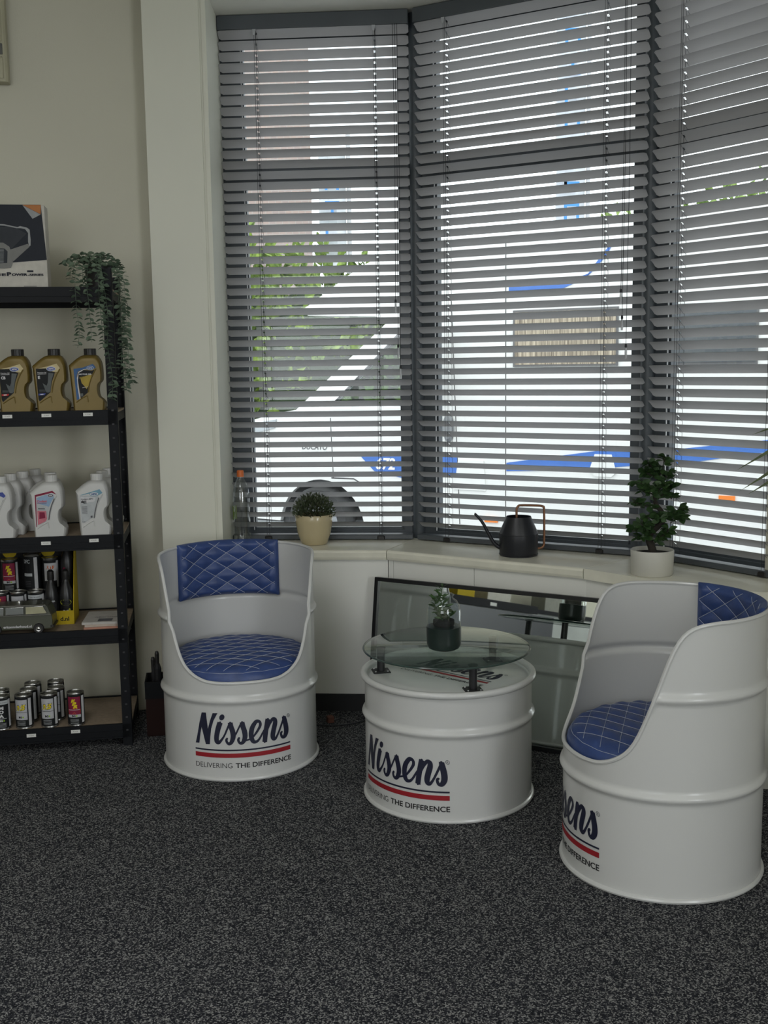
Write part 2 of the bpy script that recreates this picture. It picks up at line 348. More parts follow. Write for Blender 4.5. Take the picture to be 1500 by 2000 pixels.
# windows: frames, transoms and panes set just behind the blinds
def window(name, p, q_, a, g0, g1, post0=False, post1=False):
    L = (q_-p).length; r = empty(name, (p.x, p.y, 0), -a, kind='structure')
    y0, y1 = .055, .115; st = .05
    m1 = MB(); m1.box(-.02, g0, y0, y1, SZ, CZ); m1.box(g1, L+.02, y0, y1, SZ, CZ); m1.box(g0, g1, y0, y1, SZ, SZ+.034); m1.box(g0, g1, y0, y1, CZ-.09, CZ)
    m1.box(g0, g1, y0+.012, y1-.012, SZ+.034, SZ+.046); m1.box(g0-.001, g0+.012, y0+.012, y1-.012, SZ+.034, CZ-.09); m1.box(g1-.012, g1+.001, y0+.012, y1-.012, SZ+.034, CZ-.09)
    child(r, m1, 'frame', M_frame)
    m1 = MB(); m1.box(g0, g1, y0-.005, y1, 2.24, 2.335); m1.box(g0, g1, y0-.012, y0, 2.275, 2.295); child(r, m1, 'transom', M_frame)
    for z0, z1 in ((SZ+.036, 2.24), (2.335, CZ-.088)):
        m1 = MB(); m1.box(g0, g1, .083, .087, z0, z1); child(r, m1, 'pane', M_clear)
    m1 = MB(); m1.box(g0+.004, g0+.008, y0-.003, y0, SZ+.036, 2.24); m1.box(g0+.004, g0+.008, y0-.003, y0, 2.34, CZ-.09); child(r, m1, 'gasket', mat('gasket', (.55, .56, .57), .5))
    return r
window('window_1', W0, C1, AL, .085, .770)
window('window_2', C1, C2, AM, .072, .955)
window('window_3', C2, W3, AR, .052, .60)
for nm, p in (('trim_4', C1), ('trim_5', C2)):                    # corner posts between the windows
    q = MB(); q.lathe([(.030, SZ), (.030, CZ)], 10, Matrix.Translation((p.x+.018, p.y+.05, 0))); struct(q.build(nm, M_frame, smooth=True))

# ================================================================== BLINDS
def blind(p, a, L, tilt, cords, label, x0=.008, x1=None, tassels=()):
    r = empty('venetian_blind', (p.x, p.y, SZ), -a, label, 'blind', 'grey venetian blinds in the bay window')
    x1 = x1 or L-.010; t = R(tilt); W = .050; HW = .011
    def prof(v, crown=.0035):                                     # v -1..1 across the slat (room edge high, street edge low)
        y = v*W/2*math.cos(t); z = -v*W/2*math.sin(t); c = crown*(1-v*v); return y+c*math.sin(t), z+c*math.cos(t)
    xs = [x0, x0+.010]
    for c in cords: xs += [c-.004, c+.004]
    xs += [x1-.010, x1]; holes = [(c-.004) for c in cords]
    vv = [-1, -.62, -.25, .25, .62, 1]; q = MB(); vs = []
    for x in xs:
        edge = x in (xs[0], xs[-1])
        for v in vv:
            y, z = prof(v*(.72 if edge else 1)); vs.append((x, y, z))
    fs = []; n = len(vv)
    for i in range(len(xs)-1):
        for j in range(n-1):
            if xs[i] in holes and j == 2: continue
            fs.append((i*n+j, i*n+j+1, (i+1)*n+j+1, (i+1)*n+j))
    vs2 = [(x, y-.0008*math.sin(t), z-.0008*math.cos(t)) for x, y, z in vs]; k = len(vs)
    q.add(vs, fs); q.add(vs2, [f[::-1] for f in fs])
    first = None; zt = 2.8563-SZ
    for i in range(48):
        z = zt-i*.0444
        if z < .045: break
        if first is None:
            first = q.build('slat', M_slat, r, loc=(0, 0, z), fix=False, smooth=True, auto=60)
        else:
            o = first.copy(); COL.objects.link(o); o.location = (0, 0, z)
    zb = z
    q = MB(); q.rbox(x0, x1, -.030, .030, CZ-.060-SZ, CZ-.002-SZ, .003); child(r, q, 'headrail', M_rail)
    q = MB(); q.rbox(x0, x1, -.027, .027, .006, .026, .003); child(r, q, 'bottom_rail', M_rail)
    ytop, _ = prof(-1); ybot, _ = prof(1)
    for c in cords:
        q = MB()
        for yy, dx in ((-W/2*math.cos(t)-.001, -.007), (0, 0), (W/2*math.cos(t)+.001, .006), (-W/2*math.cos(t)-.001, .005)):
            q.tube([(c+dx, yy, .02), (c+dx*.6, yy, CZ-.06-SZ)], .0008, 5)
        for i in range(48):
            z = zt-i*.0444
            if z < .045: break
            q.tube([(c+.003, -W/2*math.cos(t), z+W/2*math.sin(t)-.003), (c+.003, W/2*math.cos(t), z-W/2*math.sin(t)-.003)], .0006, 4)
        child(r, q, 'ladder_cord', M_cord)
        q = MB(); q.rbox(c-.017, c+.017, -.031, -.020, .004, .022, .004); child(r, q, 'cord_clip', M_cap)
        q = MB(); q.add([(c-.010, -.031, CZ-.062-SZ), (c+.006, -.031, CZ-.062-SZ), (c+.002, -.030, CZ-.085-SZ), (c-.006, -.030, CZ-.085-SZ), (c-.010, -.029, CZ-.062-SZ), (c+.006, -.029, CZ-.062-SZ), (c+.002, -.028, CZ-.085-SZ), (c-.006, -.028, CZ-.085-SZ)], [(0,1,2,3),(7,6,5,4),(0,4,5,1),(1,5,6,2),(2,6,7,3),(3,7,4,0)])
        child(r, q, 'bracket', M_tasselm)
    for c, zz in tassels:
        q = MB(); q.tube([(c, -.034, CZ-.06-SZ), (c+.004, -.036, (CZ+zz)/2-SZ), (c, -.037, zz-SZ)], .0011, 5); q.lathe([(.004, 0), (.005, .004), (.004, .014)], 8, Matrix.Translation((c, -.037, zz-SZ-.010)))
        pc = child(r, q, 'pull_cord', M_cord)
        q = MB(); q.lathe([(.0045, -.045), (.005, -.02), (.0035, 0)], 10, Matrix.Translation((c, -.037, zz-SZ-.008))); child(r, q, 'tassel', M_tasselm, smooth=True)
    return r
blind(W0, AL, .822, 32, (.169, .6706), 'grey venetian blind in the leftmost bay window, beside the white pier', tassels=((.748, 1.74), (.757, 1.55), (.766, 1.46)))
blind(C1, AM, 1.024, 31, (.167, .853), 'grey venetian blind in the middle, widest bay window', x0=.022, tassels=((.930, 1.74), (.936, 1.64), (.953, 1.53)))
blind(C2, AR, .70, 39, (.156, .56), 'most tightly closed grey venetian blind, in the rightmost bay window', x0=.022, x1=.545 if False else .60)

# ================================================================== BARREL FURNITURE
RB = .2850
HOOPS = (.2949, .5713)
def rad(z):
    r = RB
    for h in HOOPS:
        d = abs(z-h)/.019
        if d < 1: r += .0105*(math.cos(d*PI)*.5+.5)
    return r
LOGO_X0, LOGO_XC, LOGO_R = 102, 736, 1071
_st = [(100, 578), (300, 598), (500, 606), (735, 600), (900, 588), (1100, 560), (1250, 530), (1370, 500)]
def stripe_y(x):
    if x <= _st[0][0]: return _st[0][1]
    for (a, b), (c, d) in zip(_st, _st[1:]):
        if x <= c: return b+(d-b)*(x-a)/(c-a)
    return _st[-1][1]
K_V = .295/152/7.143                                              # metres per traced unit, vertical
def logo_uv(x, y):                                                # traced lettering -> (arc angle, height over the thin stripe)
    th = math.asin(max(-.98, min(.98, (x-LOGO_XC)/LOGO_R))); return th, (stripe_y(x)-y)*K_V
N_POLY = [(200,90),(255,92),(262,170),(275,312),(305,205),(343,100),(408,100),(352,200),(318,310),(303,420),(293,522),(240,520),(215,400),(192,285),(170,400),(155,505),(107,503),(140,360),(165,230)]
STROKES = [
 [(438,226,62),(412,300,60),(392,380,58),(383,440,56),(390,486,52),(415,496,40),(450,460,28),(490,400,22),(530,310,22),(562,232,22)],
 [(570,228,56),(578,280,60),(596,340,62),(604,400,60),(596,450,54),(574,498,44),(545,516,36),(520,495,30),(513,462,28),(528,438,22)],
 [(600,440,16),(640,380,20),(680,300,20),(715,232,22)],
 [(726,222,56),(735,280,60),(752,340,62),(760,400,60),(752,450,54),(730,494,44),(700,508,36),(676,488,30),(670,454,28),(686,430,22)],
 [(752,478,18),(800,462,20),(850,440,20),(895,388,24),(940,320,28),(966,262,34),(955,218,36),(912,218,44),(862,290,54),(842,370,58),(845,440,56),(870,488,48),(912,488,32),(950,450,24),(990,380,22),(1015,330,16)],
 [(1070,183,58),(1055,260,58),(1036,360,56),(1018,495,56)],
 [(1056,340,18),(1095,245,28),(1133,185,38),(1164,190,48),(1166,240,54),(1146,320,56),(1130,400,56),(1134,448,50),(1160,452,34),(1190,410,24),(1230,320,22),(1278,190,22)],
 [(1288,148,50),(1300,210,58),(1312,270,60),(1318,330,58),(1312,380,52),(1290,424,42),(1262,432,36),(1246,405,30),(1244,376,26),(1262,354,20)],
]
def tri_poly(poly): return curve2d([poly])
def logo_parts():
    """lists of (material key, verts2d (angle, height), faces) of the printed logo"""
    parts = []; v, f = tri_poly([(x, -y) for x, y in N_POLY]); nav = [([(p[0], -p[1]) for p in v], f)]
    nav.append((ell(463, 157, 33, 42, 20, R(25)), [tuple(range(20))]))
    for s in STROKES:
        s = [(x, y, wd*1.13) for x, y, wd in s]; nav.append(ribbon(s))
        for (x, y, wd) in (s[0], s[-1]): nav.append((ell(x, y, wd*.22, wd*.22, 10), [tuple(range(10))]))
    for vs, fs in nav: parts.append(('navy', [logo_uv(x, y) for x, y in vs], fs))
    ring = [(1350+a*math.cos(t), 135+a*1.2*math.sin(t)) for a in (17, 21) for t in [2*PI*i/20 for i in range(20)]]
    parts.append(('navy', [logo_uv(x, y) for x, y in ring], [(i, (i+1) % 20, 20+(i+1) % 20, 20+i) for i in range(20)]))
    v, f = text('R', height=20); parts.append(('navy', [logo_uv(1343+x, 145-y) for x, y in v], f))
    t0, t1 = logo_uv(102, 0)[0], logo_uv(1369, 0)[0]; n = 28
    def strip(h0, h1): return [(t0+(t1-t0)*i/n, h) for i in range(n+1) for h in (h0, h1)], [(2*i, 2*i+2, 2*i+3, 2*i+1) for i in range(n)]
    v, f = strip(-.0028, .0028); parts.append(('navy', v, f)); v, f = strip(-.0275, -.0115); parts.append(('red', v, f))
    A = (t1-t0)*RB
    v, f = text('DELIVERING', width=A*.385, height=.0185, bold=-.008); parts.append(('black', [(t0+x/RB, -.0660+y) for x, y in v], f))
    v, f = text('THE DIFFERENCE', width=A*.585, height=.0185, bold=.020); parts.append(('black', [(t0+(A*.418+x)/RB, -.0660+y) for x, y in v], f))
    return parts
LP = logo_parts(); PM = {'navy': 0, 'red': 1, 'black': 2}
def drum_logo(parent, z_stripe, rot=0.):
    q = MB()
    for k, vs, fs in LP:
        q.mi = PM[k]; q.add([((RB+.0012)*math.sin(a+rot), -(RB+.0012)*math.cos(a+rot), z_stripe+h) for a, h in vs], fs)
    return q.build('logo_print', [M_navy, M_red, M_blk], parent, fix=False, label='navy script lettering over a red stripe with small black slogan')
CUT = [(0, .360), (18, .360), (28, .364), (37, .380), (46, .410), (52, .456), (56, .508), (60, .562), (64.5, .630), (67.5, .676), (71, .720), (76, .754), (83, .771), (93, .777), (180, .778)]
def zcut(d):
    d = abs(d)
    pts = CUT
    for i, ((a, b), (c, e)) in enumerate(zip(pts, pts[1:])):
        if d <= c:
            t = (d-a)/(c-a); return b+(e-b)*t
    return pts[-1][1]
def smooth_cut(d): return (zcut(d-4)+2*zcut(d-2)+3*zcut(d)+2*zcut(d+2)+zcut(d+4))/9
def drum_shell(parent, name, top, n=144, zmax=None):
    zs = [.008+i*.0065 for i in range(int((zmax-.008)/.0065)+2)]
    q = MB(); vs = []; fs = []; fi = []
    for s_in in (0, .0035):
        for i in range(n):
            d = i*360/n; dd = d if d <= 180 else 360-d; zt = top(dd)
            for z in zs:
                zz = min(z, zt); r = rad(zz)-s_in; vs.append((r*math.sin(R(d)), -r*math.cos(R(d)), zz))
    m_ = len(zs)
    for o in (0, n*m_):
        for i in range(n):
            for j in range(m_-1):
                a, b = o+i*m_+j, o+((i+1) % n)*m_+j; fs.append((a, b, b+1, a+1) if o == 0 else (a+1, b+1, b, a))
    q.add(vs, fs); o = q.build(name, M_drum, parent, smooth=True, fix=False, doubles=True, auto=60)
    me = o.data; b = bmesh.new(); b.from_mesh(me); bad = [f for f in b.faces if f.calc_area() < 1e-10]; bmesh.ops.delete(b, geom=bad, context='FACES'); b.to_mesh(me); b.free()
    return o
def bottom_rim(parent):
    q = MB(); q.tube([((RB+.002)*math.sin(t), -(RB+.002)*math.cos(t), .008) for t in [2*PI*i/96 for i in range(96)]], .0078, 8, closed=True)
    q.lathe([(0, .012), (RB-.002, .012)], 48, caps=False); q.build('bottom_rim', M_drum, parent, smooth=True)
def quilt(u, v, pu, pv):                                           # diamond quilting height 0..1, zero on the stitch lines
    a, b = u/pu+v/pv, u/pu-v/pv
    f = lambda t: abs(math.sin(PI*t)); return min(1, (f(a)*f(b))**.75)
def diamond_lines(pu, pv, inside, step=.006, span=.5):
    lines = []
    for sgn in (1, -1):
        for k in range(-16, 17):
            cur = []; L = int(2*span/step)
            for i in range(L+1):
                u = -span+i*step; v = sgn*(k-u/pu)*pv
                if inside(u, v): cur.append((u, v))
                else:
                    if len(cur) > 2: lines.append(cur)
                    cur = []
            if len(cur) > 2: lines.append(cur)
    return lines
def barrel_chair(loc, rz, label, seat_rot=0., logo_rot=0., pad_rot=0., pad_half=43):
    c = empty('barrel_chair', loc, rz, label, 'chair', 'armchairs cut from white steel drums')
    drum_shell(c, 'drum_body', smooth_cut, zmax=.785); bottom_rim(c)
    q = MB(); q.tube([((rad(smooth_cut(d if d <= 180 else 360-d))-.001)*math.sin(R(d)), -(rad(smooth_cut(d if d <= 180 else 360-d))-.001)*math.cos(R(d)), smooth_cut(d if d <= 180 else 360-d)) for d in [i*2.5 for i in range(144)]], .0062, 8, closed=True)
    child(c, q, 'edge_trim', M_drum, smooth=True)
    drum_logo(c, .116, logo_rot)
    q = MB(); q.lathe([(0, .335), (RB-.004, .335), (RB-.004, .350), (0, .350)], 64, caps=False); child(c, q, 'seat_board', M_drum)
    # seat cushion: quilted disc
    Rs = RB-.010; pu, pv = .115, .060; q = MB(); ca, sa = math.cos(seat_rot), math.sin(seat_rot)
    def sh(x, y):
        rr = math.hypot(x, y)/Rs; edge = max(0., 1-rr**7); u, v = x*ca+y*sa, -x*sa+y*ca
        return .362+.050*edge**.5+.0065*quilt(u, v, pu, pv)*min(1, edge*2)+.006*(1-rr*rr)
    rings = [0]+[Rs*(i/70) for i in range(1, 67)]+[Rs*.975, Rs*.99, Rs]; n = 180; vs = [(0, 0, sh(0, 0))]; fs = []
    for r_ in rings[1:]:
        for i in range(n):
            t = 2*PI*i/n; x, y = r_*math.sin(t), -r_*math.cos(t); vs.append((x, y, sh(x, y)))
    for i in range(n): fs.append((0, 1+i, 1+(i+1) % n))
    for j in range(len(rings)-2):
        for i in range(n): a, b = 1+j*n+i, 1+j*n+(i+1) % n; fs.append((a, a+n, b+n, b))
    k = len(vs); vs += [(Rs*math.sin(2*PI*i/n), -Rs*math.cos(2*PI*i/n), .351) for i in range(n)]
    for i in range(n): a = 1+(len(rings)-2)*n; fs.append((a+i, k+i, k+(i+1) % n, a+(i+1) % n))
    q.add(vs, fs); seat = q.build('seat_cushion', M_blue, c, smooth=True, fix=True, auto=80)
    q = MB()
    for ln in diamond_lines(pu, pv, lambda u, v: math.hypot(u, v) < Rs*.93, span=.3):
        q.tube([(u*ca-v*sa, u*sa+v*ca, sh(u*ca-v*sa, u*sa+v*ca)+.0020) for u, v in ln], .00075, 4)
    ring = [(Rs*.955*math.sin(t), -Rs*.955*math.cos(t)) for t in [2*PI*i/120 for i in range(120)]]
    q.tube([(x, y, sh(x, y)+.0006) for x, y in ring], .0007, 4, closed=True)
    q.build('stitching', M_stitch, seat, fix=False)
    # back pad: curved quilted cushion hung over the rim
    half, z0, z1 = R(pad_half), .568, .788; Rp = RB-.004; pu, pv = .102, .060
    def pt(a, z, th): return ((Rp-th)*math.sin(PI+a+pad_rot), -(Rp-th)*math.cos(PI+a+pad_rot), z)
    def hh(a, z):
        u = a*Rp; v = z-(z0+z1)/2; du = 1-abs(a)/half; dv = min(z-z0, z1-z)/(z1-z0)*2
        e = min(1, du*9)*min(1, dv*7); return .010+.014*max(0, e)**.5+.0075*quilt(u, v, pu, pv)*max(0, e)
    q = MB(); na, nz_ = 96, 48; vs = []; fs = []
    for j in range(nz_+1):
        for i in range(na+1): a = -half+2*half*i/na; z = z0+(z1-z0)*j/nz_; vs.append(pt(a, z, hh(a, z)))
    for j in range(nz_+1):
        for i in range(na+1): a = -half+2*half*i/na; z = z0+(z1-z0)*j/nz_; vs.append(pt(a, z, .001 if z < .755 else .001))
    o2 = (na+1)*(nz_+1)
    for j in range(nz_):
        for i in range(na):
            a = j*(na+1)+i; fs += [(a, a+1, a+na+2, a+na+1), (o2+a, o2+a+na+1, o2+a+na+2, o2+a+1)]
    for i in range(na): t = nz_*(na+1)+i; fs += [(i, o2+i, o2+i+1, i+1), (t, t+1, o2+t+1, o2+t)]
    for j in range(nz_): a = j*(na+1); b = a+na; fs += [(a, a+na+1, o2+a+na+1, o2+a), (b, o2+b, o2+b+na+1, b+na+1)]
    q.add(vs, fs); pad = q.build('back_cushion', M_blue, c, smooth=True, auto=70)
    q = MB()
    for ln in diamond_lines(pu, pv, lambda u, v: abs(u/Rp) < half*.985 and abs(v) < (z1-z0)/2*.97, span=.26):
        q.tube([pt(u/Rp, v+(z0+z1)/2, hh(u/Rp, v+(z0+z1)/2)+.0016) for u, v in ln], .0008, 4)
    q.build('stitching', M_stitch, pad, fix=False)
    return c
def cam_ang(x, y): return math.atan2(-x, y)
LC = (-.5547, 4.0248); TBL = (.2108, 3.6349); RC = (.8051, 3.0884)
barrel_chair((LC[0], LC[1], 0), cam_ang(*LC)+R(2.5), 'white drum armchair with blue quilted seat, beside the black shelf under the pier', R(8), R(-1.5), R(6), 45)
barrel_chair((RC[0], RC[1], 0), cam_ang(*RC)-R(64.5), 'white drum armchair at the right edge, nearest the camera, turned sideways', R(0), R(-6.5))
# table
T = empty('barrel_table', (TBL[0], TBL[1], 0), cam_ang(*TBL)-R(35.5), 'low white drum table with a round glass top, between the two chairs', 'table')
HT = .4333
HO = HOOPS; HOOPS = (HO[0],)
drum_shell(T, 'drum_body', lambda d: HT-.010, zmax=HT); bottom_rim(T); HOOPS = HO
q = MB(); q.tube([((RB+.003)*math.sin(t), -(RB+.003)*math.cos(t), HT-.009) for t in [2*PI*i/96 for i in range(96)]], .0115, 10, closed=True); child(T, q, 'top_rim', M_drum, smooth=True)
q = MB(); q.lathe([(RB+.001, HT-.006), (RB-.008, HT-.020), (RB-.016, HT-.021), (RB-.022, HT-.014), (0, HT-.014)], 96, caps=False); child(T, q, 'lid', M_drum, smooth=True, auto=70)
drum_logo(T, .106)
# lid print, in world directions
rz = T.rotation_euler.z; inv = Matrix.Rotation(-rz, 3, 'Z')
LIDZ = HT-.014
aL0 = inv @ Vector((.078-TBL[0], 3.723-TBL[1], 0)); bL0 = inv @ Vector((.336-TBL[0], 3.501-TBL[1], 0)); ex = (bL0-aL0).normalized(); ey = Vector((-ex.y, ex.x, 0)); sc = (bL0-aL0).length/((logo_uv(1369, 0)[0]-logo_uv(102, 0)[0])*RB)
tmin = logo_uv(102, 0)[0]; q = MB()
for k, vs, fs in LP:
    q.mi = PM[k]; q.add([tuple(aL0+ex*((a-tmin)*RB*sc)+ey*((h+.019)*sc)+Vector((0, 0, LIDZ+.0008))) for a, h in vs], fs)
q.build('lid_print', [M_navy, M_red, M_blk], T, fix=False, label='navy script lettering over a red stripe on the lid')
GZ = .504
posts = [(-.018, 3.662), (.379, 3.785), (.280, 3.429)]
for px_, py_ in posts:
    l = inv @ Vector((px_-TBL[0], py_-TBL[1], 0))
    q = MB(); q.lathe([(.0135, LIDZ+.004), (.0135, GZ-.002)], 16, Matrix.Translation(l) @ Matrix.Scale(1.0, 4)); q.mi = 0
    post = q.build('post', M_blackmetal, T, smooth=True)
    q = MB(); T2 = Matrix.Translation(l) @ Matrix.Rotation(-rz+R(10), 4, 'Z'); q.rbox(-.030, .030, -.030, .030, LIDZ+.0005, LIDZ+.005, .003, T2); fl = q.build('flange', M_blackmetal, post)
    q = MB()
    for sx in (-.021, .021):
        for sy in (-.021, .021): q.lathe([(.0035, LIDZ+.005), (.003, LIDZ+.0068)], 8, T2 @ Matrix.Translation((sx, sy, 0)))
    q.build('screw', mat('steel', (.5, .5, .5), .3, metal=1), post)
    q = MB(); q.lathe([(.017, GZ-.002), (.017, GZ-.0005)], 16, Matrix.Translation(l)); q.build('pad', M_cap, post)
gl = inv @ Vector((.207-TBL[0], 3.647-TBL[1], 0))
q = MB(); q.lathe([(0, GZ), (.281, GZ), (.284, GZ+.002), (.284, GZ+.006), (.281, GZ+.008), (0, GZ+.008)], 96, Matrix.Translation(gl), caps=False); gt = child(T, q, 'glass_top', M_tabglass, smooth=True)
q = MB(); q.tube([(gl.x+.284*math.cos(t), gl.y+.284*math.sin(t), GZ+.004) for t in [2*PI*i/96 for i in range(96)]], .0034, 6, closed=True); q.build('edge', mat('glass_edge', (.03, .055, .048), .15), gt, smooth=True)
#__PART2__
# ================================================================== PLANT JAR ON THE TABLE
M_green = leafm('leaf_green', (.020, .055, .012), (.055, .12, .03))
M_dkgreen = leafm('leaf_dark', (.016, .045, .014), (.050, .105, .030))
def leaf_mesh(L, W, fold=.15, curl=.2, n=5):
    vs = []; fs = []
    for i in range(n+1):
        t = i/n; wd = W*math.sin(PI*min(1, t*.94+.04))**.8; x = L*t; z = -curl*L*t*t
        vs += [(x, -wd/2, z+fold*wd), (x, 0, z), (x, wd/2, z+fold*wd)]
        if i:
            b = 3*(i-1); fs += [(b, b+1, b+4, b+3), (b+1, b+2, b+5, b+4)]
    return vs, fs
def orient(p, d, roll=0.):
    q_ = Vector(d).to_track_quat('X', 'Z').to_matrix().to_4x4(); return Matrix.Translation(p) @ q_ @ Matrix.Rotation(roll, 4, 'X')
def leaf_data(name, L, W, m_, fold=.15, curl=.2):
    me = bpy.data.meshes.new(name); v, f = leaf_mesh(L, W, fold, curl); me.from_pydata(v, [], f); me.materials.append(m_)
    me.polygons.foreach_set('use_smooth', [True]*len(me.polygons)); return me
def put_leaf(parent, me, p, d, s=1., roll=0.):
    o = link('leaf', me, parent); o.matrix_local = orient(p, d, roll) @ Matrix.Scale(s, 4); return o
JZ = GZ+.0085
J = empty('plant_jar', (.196, 3.600, JZ), 0, 'glass jar with a leafy sprig and dark green lower half, on the glass tabletop', 'jar')
jp = [(0, 0), (.040, .0005), (.051, .006), (.0565, .018), (.058, .030), (.058, .085), (.0575, .130), (.054, .150), (.045, .166), (.034, .174), (.0315, .180), (.034, .186)]
q = MB(); q.lathe(jp, 40, caps=False); q.lathe([(max(0, r-.0022), z+.002 if z < .01 else z) for r, z in jp], 40, caps=False)
child(J, q, 'glass_body', M_jar, smooth=True, fix=False)
q = MB(); q.tube([(.034*math.cos(t), .034*math.sin(t), .186) for t in [2*PI*i/32 for i in range(32)]], .0022, 6, closed=True); child(J, q, 'lip', M_jar, smooth=True)
q = MB(); q.lathe([(0, -.0002), (.041, .0003), (.052, .0058), (.0572, .018), (.0586, .030), (.0586, .079), (.0560, .080), (.0, .080)], 40, caps=False); child(J, q, 'lower_coating', mat('green_coating', (.014, .024, .021), .3, spec=.4), smooth=True)
q = MB(); q.lathe([(0, .081), (.034, .081), (.036, .086), (.036, .100), (.033, .102), (0, .099)], 28, caps=False); child(J, q, 'soil', mat('soil', (.010, .010, .009), .9), smooth=True)
me = leaf_data('leaf', .045, .013, M_green, .1, .25)
stems = [[(-.01, 0, .098), (-.02, .004, .125), (-.03, -.004, .155), (-.02, 0, .176)], [(.005, 0, .098), (.004, 0, .13), (-.008, .004, .165), (-.004, 0, .215)], [(.012, -.004, .098), (.022, -.008, .115), (.036, -.008, .125)], [(-.004, -.01, .098), (-.012, -.02, .12), (-.02, -.024, .14)]]
q = MB()
for s in stems: q.tube(cr(s, 5), .0013, 5)
child(J, q, 'stem', M_dkgreen)
for s in stems:
    pts = cr(s, 6)
    for i in range(2, len(pts), 1):
        p = Vector(pts[i])
        for k in range(2):
            a = random.uniform(0, 2*PI); d = Vector((math.cos(a), math.sin(a), random.uniform(.1, 1.2)))
            tip = p+d.normalized()*.03
            if math.hypot(tip.x, tip.y) > .05 and tip.z < .16: d = Vector((-p.x, -p.y, .03+.5*random.random()*.05)) if math.hypot(p.x, p.y) > .02 else Vector((0, 0, 1))
            put_leaf(J, me, p, d, random.uniform(.45, .8) if p.z < .17 else random.uniform(.5, .75), random.uniform(-1, 1))

# ================================================================== MIRROR LEANING UNDER THE SILL
uM, nM = U(AM), Nn(AM)
B0 = Vector((.582, 3.871))+nM*.125; tl = R(8)
up3 = Vector((nM.x*math.sin(tl), nM.y*math.sin(tl), math.cos(tl))); u3 = Vector((uM.x, uM.y, 0)); n3 = u3.cross(up3)
mroot = empty('floor_mirror', (B0.x, B0.y, 0), 0, 'wide black framed mirror leaning against the panel below the windowsill', 'mirror')
MT = Matrix((u3, -n3, up3)).transposed().to_4x4()
def on_mirror(x, y, z): return tuple(MT @ Vector((x, y, z)))
HMI = .600; ml, mr = -.835, .62
def mbox(name, x0, x1, y0, y1, z0, z1, m_):
    q = MB(); q.box(x0, x1, y0, y1, z0, z1, MT); return child(mroot, q, name, m_)
fr = .016
M_mframe = mat('mirror_frame', (.008, .008, .010), .35)
mbox('frame_bar', ml, mr, -.012, .014, 0, fr, M_mframe); mbox('frame_bar', ml, mr, -.012, .014, HMI-fr, HMI, M_mframe)
mbox('frame_bar', ml, ml+fr, -.012, .014, fr, HMI-fr, M_mframe); mbox('frame_bar', mr-fr, mr, -.012, .014, fr, HMI-fr, M_mframe)
mbox('backing', ml+fr, mr-fr, .006, .012, fr, HMI-fr, M_mframe)
MM = mat('mirror_silver', (.84, .89, .86), .015, metal=1., vary=0)
mbox('mirror_glass', ml+fr, mr-fr, -.002, .005, fr, HMI-fr, MM)

# ================================================================== THINGS ON THE SILL
def lathe_obj(parent, name, prof, m_, n=40, T=None, auto=50, smooth=True):
    q = MB(); q.lathe(prof, n, T, caps=False); return child(parent, q, name, m_, smooth=smooth, auto=auto)
Z = SZ+.0005
PB = empty('potted_bush', (-.304, 4.695, Z), 0, 'small bushy evergreen in a glossy cream pot on the sill', 'plant')
lathe_obj(PB, 'pot', [(0, 0), (.052, 0), (.056, .004), (.072, .050), (.080, .100), (.082, .128), (.080, .131), (.076, .128), (.074, .110), (0, .108)], mat('cream_glaze', (.52, .44, .27), .22, vary=.03, coat=.3), auto=60)
q = MB()
for i in range(1500):
    a = random.uniform(0, 2*PI); ph = math.acos(random.uniform(-.15, 1)); rr = .082*random.uniform(.55, 1.1)
    p = Vector((rr*math.sin(ph)*math.cos(a), rr*math.sin(ph)*math.sin(a), .135+rr*math.cos(ph)*.95)); d = (p-Vector((0, 0, .10))).normalized()+Vector((random.uniform(-.6, .6), random.uniform(-.6, .6), random.uniform(-.3, .6)))
    v, f = leaf_mesh(.013, .006, .1, .1, 2); q.add(v, f, orient(p, d, random.uniform(-2, 2)))
child(PB, q, 'foliage', leafm('bush_leaf', (.018, .035, .012), (.075, .095, .045), .6), kind='stuff', fix=False)
q = MB()
for i in range(60):
    a = random.uniform(0, 2*PI); e = random.uniform(.2, 1.); q.tube([(.02*math.cos(a), .02*math.sin(a), .108), (.075*e*math.cos(a), .075*e*math.sin(a), .13+.075*(1.2-e))], .0008, 4)
child(PB, q, 'twigs', mat('twig', (.05, .04, .025), .9), kind='stuff')
# watering can
WC = empty('watering_can', (.540, 4.345, Z), 0, 'black watering can with thin long spout and copper handle on the sill', 'watering can')
M_can = mat('can_black', (.012, .013, .018), .38, vary=.08); M_cop = mat('copper', (.30, .15, .085), .38, metal=.75)
lathe_obj(WC, 'body', [(0, 0), (.0755, 0), (.077, .003), (.0775, .085), (.076, .095), (.052, .150), (.050, .157), (.047, .156), (.049, .148), (.072, .094), (.073, .01), (0, .008)], M_can, auto=35)
for zz in (.006, .088):
    q = MB(); q.tube([(.0778*math.cos(t), .0778*math.sin(t), zz) for t in [2*PI*i/48 for i in range(48)]], .0012, 6, closed=True); child(WC, q, 'seam_ring', M_can, smooth=True)
sp = cr([(-.070, 0, .028), (-.098, -.002, .048), (-.122, -.003, .090), (-.146, -.004, .135), (-.172, -.006, .166), (-.178, -.006, .170)], 6); k = len(sp)
q = MB(); q.tube(sp, [.009-.0045*i/(k-1) for i in range(k)], 10); child(WC, q, 'spout', M_can, smooth=True)
hd = cr([(-.008, 0, .150), (-.008, 0, .185), (-.002, 0, .197), (.010, 0, .201), (.080, 0, .199), (.096, 0, .195), (.102, 0, .180), (.103, 0, .060), (.100, 0, .036), (.088, 0, .027), (.070, 0, .026)], 6)
q = MB(); q.tube(hd, .0048, 10); child(WC, q, 'handle', M_cop, smooth=True)
